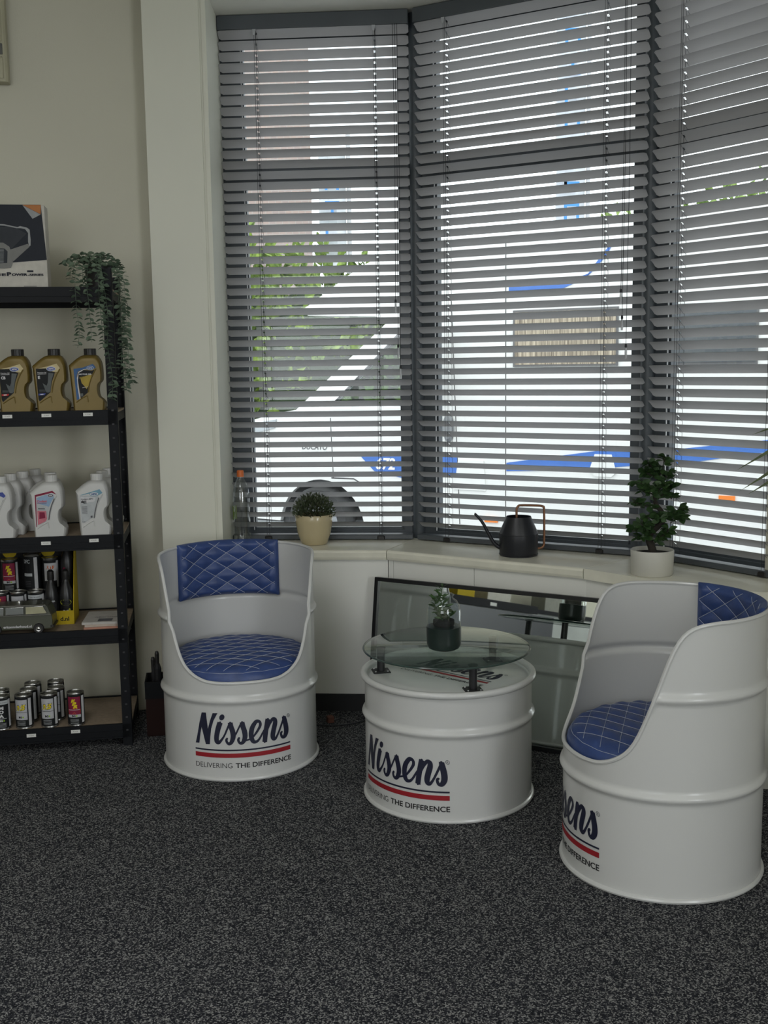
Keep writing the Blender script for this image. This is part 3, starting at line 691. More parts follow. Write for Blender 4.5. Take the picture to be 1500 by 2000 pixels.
# bonsai
BN = empty('bonsai_tree', (.970, 3.905, Z), 0, 'bonsai fig with an S-shaped trunk in a white cylinder pot on the sill', 'plant')
lathe_obj(BN, 'pot', [(0, 0), (.072, 0), (.0745, .004), (.0775, .088), (.076, .091), (.073, .089), (.0715, .076), (0, .076)], mat('offwhite_ceramic', (.60, .59, .53), .45, vary=.02), auto=50)
lathe_obj(BN, 'soil', [(0, .078), (.071, .0765)], mat('potting_soil', (.012, .009, .007), .95, bump=.8), auto=50)
trunk = cr([(.004, 0, .074), (-.003, 0, .10), (-.012, 0, .125), (-.008, 0, .150), (.016, 0, .172), (.036, 0, .195), (.032, 0, .225), (.010, 0, .255), (.006, 0, .285), (.014, 0, .315), (.018, 0, .345)], 6); k = len(trunk)
q = MB(); q.tube(trunk, [.015-.0095*i/(k-1) for i in range(k)], 10); child(BN, q, 'trunk', mat('bark', (.028, .023, .018), .9, vary=.3, scale=50, bump=.8, bscale=120), smooth=True)
branches = [[(.0, 0, .105), (.022, -.006, .13), (.045, -.01, .15), (.055, -.012, .165)], [(.02, 0, .175), (.045, -.004, .20), (.075, -.008, .225), (.098, -.010, .24)], [(-.008, 0, .15), (-.04, -.004, .165), (-.075, -.006, .16)], [(.02, 0, .235), (-.03, -.004, .25), (-.072, -.006, .265)],
            [(.012, 0, .275), (.04, -.002, .285), (.066, -.004, .275)], [(.01, 0, .30), (-.03, 0, .325), (-.062, -.004, .335)], [(.015, 0, .32), (.04, 0, .345), (.05, 0, .37)], [(.0, 0, .12), (-.03, -.01, .14), (-.05, -.012, .135)], [(.018, 0, .335), (.01, 0, .37), (.012, 0, .40)], [(.016, 0, .18), (.02, -.03, .2), (.01, -.05, .21)], [(.01, 0, .29), (.02, -.03, .32), (.03, -.045, .33)], [(.018, 0, .345), (.03, -.01, .39), (.035, -.01, .425)], [(.018, 0, .345), (-.005, -.01, .385), (-.025, -.01, .41)], [(.03, 0, .21), (.07, -.01, .20), (.10, -.01, .205)], [(.012, 0, .28), (-.02, -.02, .30), (-.045, -.03, .305)], [(.02, 0, .34), (-.02, -.01, .365), (-.04, -.01, .37)], [(.03, 0, .2), (.0, -.03, .215), (-.03, -.04, .21)], [(.0, 0, .14), (-.03, -.03, .17), (-.05, -.03, .19)], [(.01, 0, .27), (.05, -.02, .31), (.06, -.02, .325)]]
q = MB()
for b in branches: q.tube(cr(b, 4), .0022, 6)
child(BN, q, 'branches', MATS['bark'], smooth=True)
me1 = leaf_data('leaf', .030, .019, M_dkgreen, .12, .15); me2 = leaf_data('leaf', .026, .017, M_green, .12, .2)
for bi, b in enumerate(branches):
    pts = cr(b, 5)
    for i in range(3, len(pts)):
        for k in range(3):
            p = Vector(pts[i]); a = random.uniform(0, 2*PI); d = Vector((math.cos(a), math.sin(a)*.8-.1, random.uniform(-.35, .7)))
            put_leaf(BN, me1 if random.random() < .7 else me2, p+d*.004, d, random.uniform(.85, 1.25), random.uniform(-1.4, 1.4))
# empty water bottle with orange cap
BT = empty('plastic_bottle', (-.628, 4.775, Z), 0, 'empty clear plastic bottle with an orange cap in the sill corner', 'bottle')
bp = [(0, .012), (.018, .004), (.030, 0), (.036, .006), (.0375, .03), (.036, .06), (.0375, .09), (.036, .12), (.0375, .15), (.0375, .215), (.030, .250), (.018, .275), (.0135, .285), (.0135, .298)]
lathe_obj(BT, 'body', bp, glass_mat('pet_plastic', (.90, .92, .92), .16, .08), 32, auto=80)
for k in range(5):
    a = 2*PI*k/5; q = MB(); q.tube(cr([(.028*math.cos(a), .028*math.sin(a), .003), (.034*math.cos(a), .034*math.sin(a), .02), (.0365*math.cos(a), .0365*math.sin(a), .04)], 4), .003, 6); child(BT, q, 'foot_rib', MATS['pet_plastic'], smooth=True)
lathe_obj(BT, 'cap', [(0, .318), (.013, .318), (.0150, .315), (.0155, .300), (.0155, .290), (.0130, .290)], mat('orange_cap', (.70, .16, .03), .4), 24, auto=40)
q = MB(); q.lathe([(.0382, .10), (.0382, .16)], 12, None, R(130), R(215), caps=False); child(BT, q, 'label_remnant', mat('label_green', (.22, .32, .05), .5), smooth=True)
# palm at the right edge
PL = empty('potted_palm', (1.42, 3.38, 0), 0, 'palm whose narrow leaf tips reach in at the right edge of the window', 'plant')
lathe_obj(PL, 'pot', [(0, 0), (.075, 0), (.095, .22), (.098, .225), (.09, .22), (.088, .20), (0, .20)], mat('dark_pot', (.05, .05, .05), .5))
q = MB(); q.tube(cr([(0, 0, .2), (-.01, 0, .6), (.0, .01, 1.0), (-.01, 0, 1.30)], 5), [.018-.010*i/15 for i in range(16)], 8); child(PL, q, 'stem', mat('palm_stem', (.10, .09, .05), .8), smooth=True)
M_palm = leafm('palm_leaf', (.06, .085, .03), (.13, .16, .07))
def blade(pts, W):
    pts = cr(pts, 7); q = MB(); vs = []; fs = []; n = len(pts)
    for i, p in enumerate(pts):
        t = i/(n-1); wd = W*math.sin(PI*(.12+.88*t)**.8)**.7*(1-t**4) if t < 1 else 0
        d = Vector(pts[min(i+1, n-1)])-Vector(pts[max(0, i-1)]); s = d.cross(Vector((.3, -.6, .6))).normalized()*wd/2
        P_ = Vector(p); vs += [tuple(P_-s), tuple(P_+Vector((0, 0, -.15*wd))), tuple(P_+s)]
        if i: b = 3*(i-1); fs += [(b, b+1, b+4, b+3), (b+1, b+2, b+5, b+4)]
    q.add(vs, fs); return q
o_ = Vector((1.42, 3.38, 0))
for tip, mid in [((1.185, 3.52, 1.225), (1.27, 3.50, 1.262)), ((1.125, 3.50, 1.108), (1.25, 3.49, 1.185)), ((1.145, 3.50, 1.045), (1.25, 3.49, 1.115)), ((1.175, 3.52, 1.030), (1.265, 3.50, 1.09)), ((1.34, 3.15, 1.15), (1.38, 3.3, 1.3)), ((1.40, 3.52, 1.52), (1.42, 3.47, 1.44)), ((1.40, 3.22, 1.58), (1.42, 3.34, 1.5)), ((1.50, 3.02, 1.50), (1.47, 3.2, 1.46)), ((1.46, 3.0, 1.15), (1.45, 3.2, 1.32)), ((1.36, 3.08, 1.35), (1.40, 3.25, 1.42)), ((1.42, 3.30, 1.70), (1.42, 3.38, 1.52))]:
    q = blade([tuple(Vector((1.42, 3.45, 1.29))-o_), tuple(Vector(mid)-o_+Vector((.06, 0, .045))), tuple(Vector(mid)-o_), tuple(Vector(tip)-o_)], .021); child(PL, q, 'leaf', M_palm, fix=False, smooth=True)

# ================================================================== SHELVING UNIT
SH_O = Vector((-1.0, 4.139, 0)); SH_A = R(9)
SH = empty('shelving_unit', tuple(SH_O), SH_A, 'black metal shelving unit with five chipboard shelves against the left wall', 'shelf')
SW, SD = .90, .40
for x in (-SW, -.036):
    for y in (0, SD-.036):
        q = MB(); xo = x if x < -.5 else x+.034; q.box(x, x+.036, y if y < .1 else y+.034, (y if y < .1 else y+.034)+.002, 0, 1.835)
        q.box(xo, xo+.002, y, y+.036, 0, 1.835)
        up_ = q.build('upright', M_shelf, SH)
        q = MB(); yy = y-.0008 if y < .1 else y+.0328
        for i in range(34): q.box(x+.014, x+.022, yy, yy+.0009, .06+i*.052, .066+i*.052)
        q.build('slots', mat('slot_dark', (.035, .036, .04), .6), up_, kind='stuff')
SHZ = (.084, .465, .834, 1.309, 1.765)
for zt in SHZ:
    for y0, y1 in ((.0, .012), (SD-.012, SD)):
        q = MB(); q.box(-SW+.004, -.004, y0, y1, zt-.052, zt+.004)
        if y0 < .1: q.box(-SW+.004, -.036, -.004, .0, zt-.030, zt-.022); q.box(-SW+.004, -.036, -.004, 0, zt-.052, zt-.045)
        q.build('beam', M_shelf, SH)
    for x0 in (-SW+.002, -.014):
        q = MB(); q.box(x0, x0+.012, .012, SD-.012, zt-.040, zt-.008); q.build('side_beam', M_shelf, SH)
    q = MB(); q.box(-SW+.003, -.003, .013, SD-.013, zt-.0075, zt); q.build('shelf_board', M_board, SH)
def price_tag(x, z, s):
    q = MB(); q.rbox(-.0175, .0175, -.0012, 0, -.0065, .0065, .0005); q.mi = 1; v, f = text(s, width=.018, height=.0045, center=True); q.add([(a, -.0016, b-.002) for a, b in v], f)
    q.build('price_tag', [M_tag, M_blk], SH, loc=(x, -.0045, z))
for x, z, s in [(-.399, 1.296, '€ 34,97'), (-.259, 1.297, '€ 34,45'), (-.108, 1.298, '€ 27,60'), (-.286, .815, '€ 9,95'), (-.109, .819, '€ 9,95'), (-.380, .066, '€ 22,50'), (-.214, .071, '€ 24,95')]: price_tag(x, z, s)
def on_shelf(x, y, z): # shelf-local -> world
    c, s = math.cos(SH_A), math.sin(SH_A); return (SH_O.x+x*c-y*s, SH_O.y+x*s+y*c, z)
# --- bottles
BO = [(205,1180),(196,1050),(175,700),(157,430),(150,400),(200,355),(250,312),(330,257),(410,226),(605,226),(655,262),(696,340),(712,450),(712,650),(668,700),(642,760),(635,830),(642,905),(672,980),(745,1040),(738,1110),(725,1175)]
KB = .234/1065
def bo(x, y, s=1.): return ((x-455)*KB*s, (1180-y)*KB)
def bottle_base(B, m_body, m_cap, ridged):
    pts = [bo(x, y) for x, y in BO]; pts = cr([pts[0]]+pts+[pts[-1]], 2)[2:]
    cx, cz = .0, .105; lay = [(-.044, .86), (-.040, .93), (-.030, .985), (-.016, 1), (.016, 1), (.030, .985), (.040, .93), (.044, .86)]; q = MB(); vs = []; n = len(pts)
    for y, s in lay: vs += [(cx+(x-cx)*s, y, max(0, cz+(z-cz)*(s if z > .02 else 1))) for x, z in pts]
    fs = [tuple(range(n)), tuple((len(lay)-1)*n+i for i in range(n-1, -1, -1))]
    for j in range(len(lay)-1):
        for i in range(n): fs.append((j*n+i, j*n+(i+1) % n, (j+1)*n+(i+1) % n, (j+1)*n+i))
    q.add(vs, fs); body = q.build('body', m_body, B, smooth=True, auto=35)
    q = MB()                                                       # moulded groove and grip ridge
    gx = lambda x, y: ((x-455)*KB*.86, -.0442, .105+((1180-y)*KB-.105)*.86)
    q.tube([gx(*p) for p in [(230, 1080), (330, 1010), (440, 950)]], .0022, 6); q.tube([gx(*p) for p in [(450, 950), (462, 1080)]], .0020, 6); q.tube([gx(*p) for p in cr([(640, 420), (560, 560), (500, 720), (470, 880)], 4)], .0026, 6)
    q.build('moulding', m_body, B, smooth=True)
    q = MB(); tx = Matrix.Translation(((507-455)*KB, 0, 0)); n = 36; prof = [(.0205, .207), (.0222, .209), (.0222, .231), (.0212, .234)]; vs = []
    for j, (r_, z) in enumerate(prof):
        for i in range(n): rr = r_+(.0007 if (i % 2 and ridged) else 0); vs.append((rr*math.cos(2*PI*i/n), rr*math.sin(2*PI*i/n), z))
    fs = [tuple(range(n-1, -1, -1)), tuple(3*n+i for i in range(n))]+[(j*n+i, j*n+(i+1) % n, (j+1)*n+(i+1) % n, (j+1)*n+i) for j in range(3) for i in range(n)]
    q.add(vs, fs, tx); q.build('cap', m_cap, B)
def lab(x, y, d=0.): return ((x-455)*KB*.86, -.0443-d, .105+((1180-y)*KB-.105)*.86)
def lab_layers(B, layers, name='label_print'):
    q = MB(); ms = []
    for i, (m_, kind, *a) in enumerate(layers):
        if m_ not in ms: ms.append(m_)
        q.mi = ms.index(m_); d = .00035*(i+1)
        if kind == 'poly': v, f = tri_poly([(x, -y) for x, y in a[0]]); v = [(p[0], -p[1]) for p in v]
        elif kind == 'txt': s, x0, y0, wd, ht, bold = a; v, f = text(s, width=wd, height=ht, bold=bold); v = [(x0+x, y0-y) for x, y in v]
        q.add([lab(x, y, d) for x, y in v], f)
    return q.build(name, ms, B, fix=False)
mc = lambda n, c, r=.5: mat(n, c, r, vary=.08, scale=40, spec=.15)
BLK_P = [(185,408),(385,402),(500,470),(545,480),(520,560),(480,660),(458,780),(442,872),(330,962),(225,1050),(205,1000),(192,700)]
OVAL = ell(475, 412, 88, 46); 
def gold_bottle(x, lab_spec, label):
    B = empty('oil_bottle', on_shelf(x, .062, SHZ[3]+.0005), SH_A, label, 'bottle', 'gold motor oil bottles on the second shelf'); bottle_base(B, M_gold, M_cap, True)
    lab_layers(B, lab_spec); return B
cream = mc('label_cream', (.50, .42, .24)); cblk = mc('label_black', (.012, .013, .014)); cgrey = mc('label_grey', (.10, .11, .11)); cblue = mc('label_blue', (.06, .08, .28)); cwhite = mc('label_white', (.55, .55, .56)); cred = mc('label_red', (.40, .03, .03)); cyel = mc('label_gold', (.35, .26, .05)); csteel = mc('label_steelblue', (.05, .11, .24)); cpale = mc('label_pale', (.42, .46, .56))
def std_gold(big, accent):
    return [(cream, 'poly', [(225,402),(400,365),(585,312),(645,400),(590,475),(520,470),(385,412)]), (cblk, 'poly', BLK_P), (cgrey, 'poly', [(420,490),(520,500),(470,660),(440,860),(380,880),(350,800),(400,680)]), (cgrey, 'poly', [(300,690),(400,760),(420,880),(360,870)]), (cpale, 'poly', OVAL), (cblue, 'poly', ell(475, 412, 74, 32)), (cwhite, 'txt', 'MPM', 430, 428, 92, 32, .04), (cwhite, 'txt', 'Premium Oil', 215, 498, 165, 24, .02), (cwhite, 'poly', [(212,512),(380,510),(380,516),(212,518)]), (cwhite, 'txt', big, 218, 606, 42*len(big), 58, .05)] + \
        [(cgrey, 'poly', [(230,820+i*18),(350,820+i*18),(350,827+i*18),(230,827+i*18)]) for i in range(3)] + [(accent, 'poly', [(215,895),(352,890),(335,925),(215,930)]), (cwhite, 'poly', [(250,902),(310,900),(308,918),(250,920)])]
gold_bottle(-.372, std_gold('CB', cred), 'gold oil bottle with black CB label and red flash, cut off at the left edge')
gold_bottle(-.240, std_gold('E', cblue), 'gold oil bottle with black label and white letter E, middle of its shelf')
gold_bottle(-.108, [(csteel, 'poly', [(205,420),(385,395),(585,325),(640,400),(545,440),(400,425),(290,470),(260,560),(270,760),(290,1010),(240,1040)]), (cwhite, 'poly', [(300,480),(400,428),(540,415),(400,440),(310,500),(280,640),(290,800),(312,1010),(295,1020),(268,780),(266,600)]), (cblk, 'poly', [(300,500),(400,445),(560,460),(610,440),(560,560),(500,760),(470,880),(330,1000),(300,800),(285,640)]), (cyel, 'poly', [(330,600),(440,560),(555,520),(520,640),(490,740),(440,820),(400,760),(350,700)]), (cpale, 'poly', ell(530, 405, 68, 40)), (csteel, 'poly', ell(530, 405, 58, 30)), (cwhite, 'txt', 'MPM', 494, 420, 72, 26, .04), (cwhite, 'txt', 'MOTOR OIL', 310, 542, 240, 30, .04), (cyel, 'txt', 'AUTO', 310, 612, 140, 40, .02), (cwhite, 'poly', [(360,790),(470,770),(470,778),(360,798)]), (cgrey, 'poly', [(310,905),(370,905),(370,965),(310,965)])], 'gold oil bottle with blue edged motor oil label, half behind the hanging vine')
def white_jug(x, y, spec, label, rot=0., group='white coolant bottles on the third shelf'):
    B = empty('coolant_bottle', on_shelf(x, y, SHZ[2]+.0005), SH_A+rot, label, 'bottle', group); bottle_base(B, M_white, M_white, True)
    if spec: lab_layers(B, spec)
    return B
cburg = mc('label_burgundy', (.20, .02, .05)); cpink = mc('label_pink', (.50, .16, .20)); csky = mc('label_sky', (.25, .36, .50)); cteal = mc('label_teal', (.16, .30, .38)); clgrey = mc('label_lightgrey', (.42, .44, .45)); cdgrey = mc('label_darkgrey', (.10, .10, .11))
PINK = [(cburg, 'poly', [(215,395),(560,318),(640,400),(545,360),(400,395),(240,430),(225,1040),(210,1040)]), (csky, 'poly', [(250,450),(420,400),(560,400),(590,440),(520,560),(480,640),(250,560)]), (clgrey, 'poly', [(245,560),(480,640),(450,800),(430,880),(250,880)]), (cpale, 'poly', ell(520, 415, 66, 38)), (cdgrey, 'poly', ell(520, 415, 54, 28)), (cwhite, 'txt', 'MPM', 490, 428, 62, 26, .04), (cpink, 'txt', 'Coolant', 255, 548, 190, 50, .04), (cburg, 'poly', [(255,560),(440,560),(440,567),(255,567)]), (cdgrey, 'poly', [(268,660),(400,668),(400,684),(268,680)]), (cpink, 'poly', [(250,710),(420,720),(430,880),(400,930),(250,1000)]), (cburg, 'poly', [(290,740),(390,745),(400,860),(280,880)]), (cdgrey, 'poly', [(585,470),(600,480),(540,620),(500,760),(475,900),(455,905),(480,740),(530,590)])]
GG = [(cteal, 'poly', [(190,430),(585,318),(640,395),(560,440),(470,380),(240,430)]), (clgrey, 'poly', [(190,440),(560,430),(520,560),(470,720),(440,880),(240,1000),(205,980)]), (cwhite, 'poly', [(205,470),(500,480),(480,560),(210,600)]), (cteal, 'poly', ell(475, 412, 92, 46)), (cwhite, 'poly', ell(475, 412, 80, 34)), (csteel, 'txt', 'MPM', 424, 432, 100, 38, .05), (cblk, 'txt', 'Coolant -40°C', 212, 520, 240, 24, .03), (cblk, 'txt', 'G11', 214, 602, 100, 66, .08), (cdgrey, 'poly', [(555,480),(572,490),(520,640),(485,780),(460,900),(445,895),(470,760),(510,620)])]+[(cdgrey, 'poly', [(222,660+i*26),(330,660+i*26),(330,668+i*26),(222,668+i*26)]) for i in range(6)]+[(cdgrey, 'poly', [(390,850),(425,845),(425,885),(390,890)]), (cdgrey, 'txt', '1 Liter', 225, 975, 60, 20, .03)]
BLUEJ = [(cblue, 'poly', [(420,340),(585,318),(640,395),(600,430),(520,390)]), (cdgrey, 'poly', [(585,470),(600,480),(540,620),(520,610)])]
white_jug(-.275, .060, PINK, 'white coolant bottle with pink and burgundy label, foremost of its pair')
white_jug(-.292, .165, PINK, 'white coolant bottle mostly hidden behind the pink labelled one')
white_jug(-.106, .062, GG, 'white coolant bottle labelled G11 in black, foremost at the shelf post')
white_jug(-.096, .180, None, 'white coolant bottle directly behind the one labelled G11')
white_jug(-.082, .290, None, 'rearmost white coolant bottle in the G11 row by the post')
white_jug(-.460, .058, BLUEJ, 'white bottle with blue chevron, front of the row cut by the left edge', 0)
white_jug(-.440, .152, None, 'second white bottle back in the row at the left edge', 0)
white_jug(-.410, .246, None, 'third white bottle back in the row at the left edge', 0)
white_jug(-.376, .340, BLUEJ, 'rearmost white bottle in the row at the left edge', 0)
# --- cans
M_tin = mat('tin', (.36, .36, .35), .28, metal=1., vary=.05)
RCN = .0325; HCN = .132
cstar = mc('can_silver', (.42, .42, .44), .35); cyellow = mc('can_yellow', (.62, .50, .02)); cgreen = mc('can_green', (.22, .40, .02)); corange = mc('can_orange', (.60, .12, .02))
def wrapc(x, z, r): a = x/RCN; return (r*math.sin(a), -r*math.cos(a), z)
def can(parent_loc, rz_, design, label, group, h=HCN):
    c = empty('additive_can', parent_loc, rz_, label, 'can', group)
    lathe_obj(c, 'tin_body', [(0, .002), (RCN-.003, .0015), (RCN-.0005, 0), (RCN+.0008, .002), (RCN, .005), (RCN, h-.006), (RCN+.001, h-.003), (RCN, h), (RCN-.002, h), (RCN-.0035, h-.004), (.018, h-.004), (.017, h-.0015), (0, h-.0015)], M_tin, 32, auto=35)
    q = MB(); ms = [cblk]; lay = [0]
    def L_(m_):
        if m_ not in ms: ms.append(m_)
        q.mi = ms.index(m_); lay[0] += 1; return RCN+.00025+lay[0]*.00012
    q.mi = 0; q.lathe([(RCN+.0002, .007), (RCN+.0002, h-.009)], 32, caps=False)
    def patch(x0, x1, z0, z1, m_, n=14):
        r = L_(m_); vs = []; 
        for i in range(n+1):
            x = x0+(x1-x0)*i/n; vs += [wrapc(x, z0, r), wrapc(x, z1, r)]
        q.add(vs, [(2*i, 2*i+2, 2*i+3, 2*i+1) for i in range(n)])
    def txt(s, x, z, wd, ht, m_, bold=.03, sh=0., slope=0.):
        r = L_(m_); v, f = text(s, width=wd, height=ht, bold=bold, shear=sh, center=True); q.add([wrapc(x+a, z+b+a*slope, r) for a, b in v], f)
    def star(z0, z1, c1):
        r = L_(c1); cz = (z0+z1)/2
        for k in range(12):
            a = 2*PI*k/12; pts = []
            for aa, rr in ((a, .006), (a-.13, .05), (a+.13, .05)): pts.append((max(-.024, min(.024, rr*math.cos(aa)*1.0)), max(z0, min(z1, cz+rr*math.sin(aa)))))
            q.add([wrapc(x, z, r) for x, z in pts], [(0, 1, 2)])
    patch(.030, .044, .012, h-.012, cwhite, 6)
    if design == '245':
        patch(-.025, .025, .036, h-.016, cstar); star(.036, h-.016, clgrey); txt('245', .0, .072, .040, .026, cblk, .09, .25, .12); txt('245', .0, .074, .036, .021, cyellow, .05, .25, .12); patch(-.024, .024, .0655, .067, cblk)
        txt('BG', -.002, .043, .013, .008, cblk, .06); patch(.006, .011, .044, .050, cgreen, 2)
        for i in range(4): patch(-.016, .016, .014+i*.005, .0152+i*.005, clgrey, 5)
    elif design == 'EPR':
        patch(-.025, .025, .046, h-.014, cburg); star(.046, h-.014, cred); star(.05, .075, corange)
        for s, z, dx in (('E', .094, -.003), ('P', .083, .001), ('R', .072, .005)): txt(s, dx, z, .017, .015, cyellow, .08, .25)
        patch(-.022, .022, .0655, .067, cwhite); patch(-.025, .025, .036, .047, clgrey); txt('BG', -.002, .038, .013, .008, cblk, .06); patch(.006, .011, .039, .045, cgreen, 2)
        for i in range(4): patch(-.016, .016, .012+i*.005, .0132+i*.005, clgrey, 5)
    elif design == 'MOA':
        patch(-.03, .03, h-.030, h-.014, clgrey); patch(-.02, .02, h-.023, h-.0215, cblk, 6)
        for s, z in (('M', .082), ('O', .066), ('A', .050)): txt(s, 0, z, .018, .013, cwhite, .06)
        patch(-.02, .02, .0455, .047, cwhite, 6); txt('BG', -.002, .034, .013, .008, cwhite, .06); patch(.006, .011, .035, .041, cgreen, 2)
        for i in range(4): patch(-.016, .016, .012+i*.005, .0132+i*.005, clgrey, 5)
    elif design == 'RED':
        patch(-.020, .030, .040, h-.020, cwhite); txt('ATF', .004, .088, .034, .014, corange, .05); r = L_(cburg); ngon(q, ell(.006, .062, .012, .014), lambda x, z: wrapc(x, z, r)); txt('Q', .006, .056, .012, .012, cwhite, .05)
    else:
        txt('DFC', 0, h-.036, .030, .016, clgrey, .04); patch(-.018, .022, .062, .074, clgrey)
        for i in range(4): patch(-.016, .016, .020+i*.007, .0212+i*.007, cdgrey, 5)
    q.build('label', ms, c, fix=False); return c
GB = 'small additive cans on the bottom shelf'; zb_ = SHZ[0]+.0005
def bcan(x, y, d, label, rz_=0.): return can(on_shelf(x, y, zb_), SH_A+rz_, d, label, GB)
bcan(-.412, .056, '245', 'white and yellow 245 can, foremost of the left column', R(-14)); bcan(-.404, .130, '245', 'second 245 can back in the left column', R(-14)); bcan(-.400, .215, '245', 'rearmost 245 can in the left column', R(-14))
bcan(-.316, .052, '245', 'white and yellow 245 can, foremost of the right column', R(-8)); bcan(-.300, .135, '245', 'middle 245 can of the right column', R(-14)); bcan(-.312, .225, '245', 'rearmost 245 can of the right column', R(-10))
bcan(-.215, .050, 'EPR', 'single red and black can with yellow EPR letters on the bottom shelf', R(-6)); bcan(-.496, .055, 'MOA', 'black MOA can cut off by the left edge, front', R(8)); bcan(-.510, .135, 'MOA', 'black MOA can behind the one at the left edge', R(8))
# --- yellow display box with products, toy van, booklets on the fourth shelf
zc = SHZ[1]+.0005
DB = empty('display_tray', on_shelf(-.36, .20, zc), SH_A, 'yellow and black cardboard display tray holding cans and bottles', 'display box')
cyb = mc('card_yellow', (.42, .31, .015), .6); cbb = mc('card_black', (.012, .012, .013), .6); ccard = mc('card_grey', (.25, .25, .22), .7)
q = MB(); q.box(-.17, .145, -.062, -.059, 0, .055); child(DB, q, 'front_flap', cyb)
q = MB(); v, f = text('d.nl', width=.034, height=.017, bold=.03); q.add([(.092+x, -.0625, .014+y) for x, y in v], f); child(DB, q, 'front_print', cbb, fix=False)
q = MB(); q.box(-.17, .145, .100, .103, 0, .300); child(DB, q, 'back_panel', cbb)
q = MB(); q.box(.142, .145, -.059, .100, 0, .055); q.prism([(-.059, .055), (.100, .055), (.100, .285), (.055, .285)], 0, .003, Matrix(((0, 0, 1, .142), (1, 0, 0, 0), (0, 1, 0, 0), (0, 0, 0, 1)))); child(DB, q, 'side_panel', cyb)
q = MB(); q.box(-.17, .142, -.059, .100, 0, .003); child(DB, q, 'tray_floor', cbb)
q = MB(); q.box(-.17, .142, .02, .100, .003, .120); child(DB, q, 'riser', cbb)
q = MB()
for xc, r_ in ((-.115, .028), (.035, .028)): q.add([(xc+r_*math.cos(t), .0985, .275+r_*math.sin(t)) for t in [2*PI*i/28 for i in range(28)]], [tuple(range(28))])
child(DB, q, 'yellow_dot', cyb, fix=False)
def dloc(x, y, z): return on_shelf(-.36+x, .20+y, zc+z)
GD = 'cans and bottles in the yellow display tray'
can(dloc(-.136, -.022, .0035), SH_A, 'EPR', 'EPR can at the left edge, lower row of the yellow display', GD); can(dloc(-.0695, -.022, .0035), SH_A, '245', '245 can in the lower row of the yellow display, above the toy van', GD); can(dloc(-.003, -.022, .0035), SH_A, 'MOA', 'MOA can in the lower row of the yellow display', GD)
can(dloc(-.110, .058, .1205), SH_A, 'EPR', 'EPR can at the left edge, upper row of the yellow display', GD); can(dloc(-.022, .058, .1205), SH_A+R(-35), 'DFC', 'tall black can with grey lettering in the upper row of the display', GD, .150); can(dloc(.046, .060, .1205), SH_A, 'RED', 'white can with a red emblem in the upper row of the display', GD)
def fluid_bottle(loc, label, spec):
    B = empty('fluid_bottle', loc, SH_A, label, 'bottle', GD)
    lathe_obj(B, 'body', [(0, 0), (.026, 0), (.0278, .003), (.0278, .105), (.025, .125), (.014, .160), (.012, .165), (.012, .180)], mat('black_bottle', (.010, .010, .011), .35), 28, auto=50)
    lathe_obj(B, 'cap', [(.0135, .172), (.014, .174), (.013, .205), (.006, .212), (0, .212)], M_cap, 20, auto=40)
    q = MB(); ms = []
    for i, (m_, vs, fs) in enumerate(spec):
        if m_ not in ms: ms.append(m_)
        q.mi = ms.index(m_); r = .0281+.0002*i; q.add([(r*math.sin(x/.0278), -r*math.cos(x/.0278), z) for x, z in vs], fs)
    q.build('label', ms, B, fix=False); return B
cymg = mc('label_lime', (.34, .36, .03))
sp1 = [(cymg, ell(0, .082, .024, .012), [tuple(range(24))])]; v, f = text('CTR PLUS', width=.036, height=.008, bold=.04, center=True); sp1.append((cblk, [(x, z+.080) for x, z in v], f))
v, f = text('BG', width=.022, height=.014, bold=.05, center=True); sp1.append((clgrey, [(x, z+.038) for x, z in v], f)); sp1.append((cymg, [(.010, .045), (.018, .048), (.016, .058), (.010, .056)], [(0, 1, 2, 3)])); sp1.append((clgrey, [(-.016, .030), (.014, .030), (.014, .032), (-.016, .032)], [(0, 1, 2, 3)]))
fluid_bottle(dloc(.1138, -.022, .0035), 'black bottle with a lime oval label at the right end of the display', sp1)
v, f = text('POWER', width=.034, height=.007, bold=.04, center=True); sp2 = [(clgrey, [(x, z+.085) for x, z in v], f), (cdgrey, [(-.02, .05), (.02, .05), (.02, .075), (-.02, .075)], [(0, 1, 2, 3)])]
fluid_bottle(dloc(.0575, -.022, .0035), 'plain black bottle with small grey lettering next to the lime labelled one', sp2)
fluid_bottle(dloc(.1128, .062, .1205), 'black bottle standing in the back row of the display', [(cburg, ell(-.01, .07, .008, .022), [tuple(range(24))])])
# toy van
M_olive = mat('olive_paint', (.055, .060, .040), .35, coat=.3); M_chrome = mat('chrome', (.55, .55, .54), .2, metal=1)
TV = empty('toy_van', on_shelf(-.405, .058, zc), SH_A+R(-2), 'olive green toy camper van with chrome hubcaps on the shelf', 'toy car')
prof_ = [(-.125,.022),(-.128,.040),(-.124,.062),(-.112,.070),(-.094,.104),(-.080,.110),(.098,.112),(.110,.106),(.124,.072),(.127,.060),(.128,.024),(.120,.017),(-.118,.017)]
def side_T(y): return Matrix(((1, 0, 0, 0), (0, 0, 1, y), (0, 1, 0, 0), (0, 0, 0, 1)))
q = MB(); n = len(prof_); vs = []
lay = [(-.046, .0), (-.0495, .004), (.0495, .004), (.046, 0)]
for y, e in [(-.044, .003), (-.0485, 0), (.0485, 0), (.044, .003)]: vs += [(x*(1-e*6), y*(1 if z < .07 else 1-(z-.07)*2.6), z-(e if z > .06 else -e)) for x, z in prof_]
fs = [tuple(range(n)), tuple(3*n+i for i in range(n-1, -1, -1))]+[(j*n+i, j*n+(i+1) % n, (j+1)*n+(i+1) % n, (j+1)*n+i) for j in range(3) for i in range(n)]
q.add(vs, fs); child(TV, q, 'body', M_olive, smooth=True, auto=30)
M_twin = mat('toy_window', (.10, .11, .10), .12)
def vpt(x, z, d=0): return (x, -(.0485*(1 if z < .07 else 1-(z-.07)*2.6)+.0012+d), z)
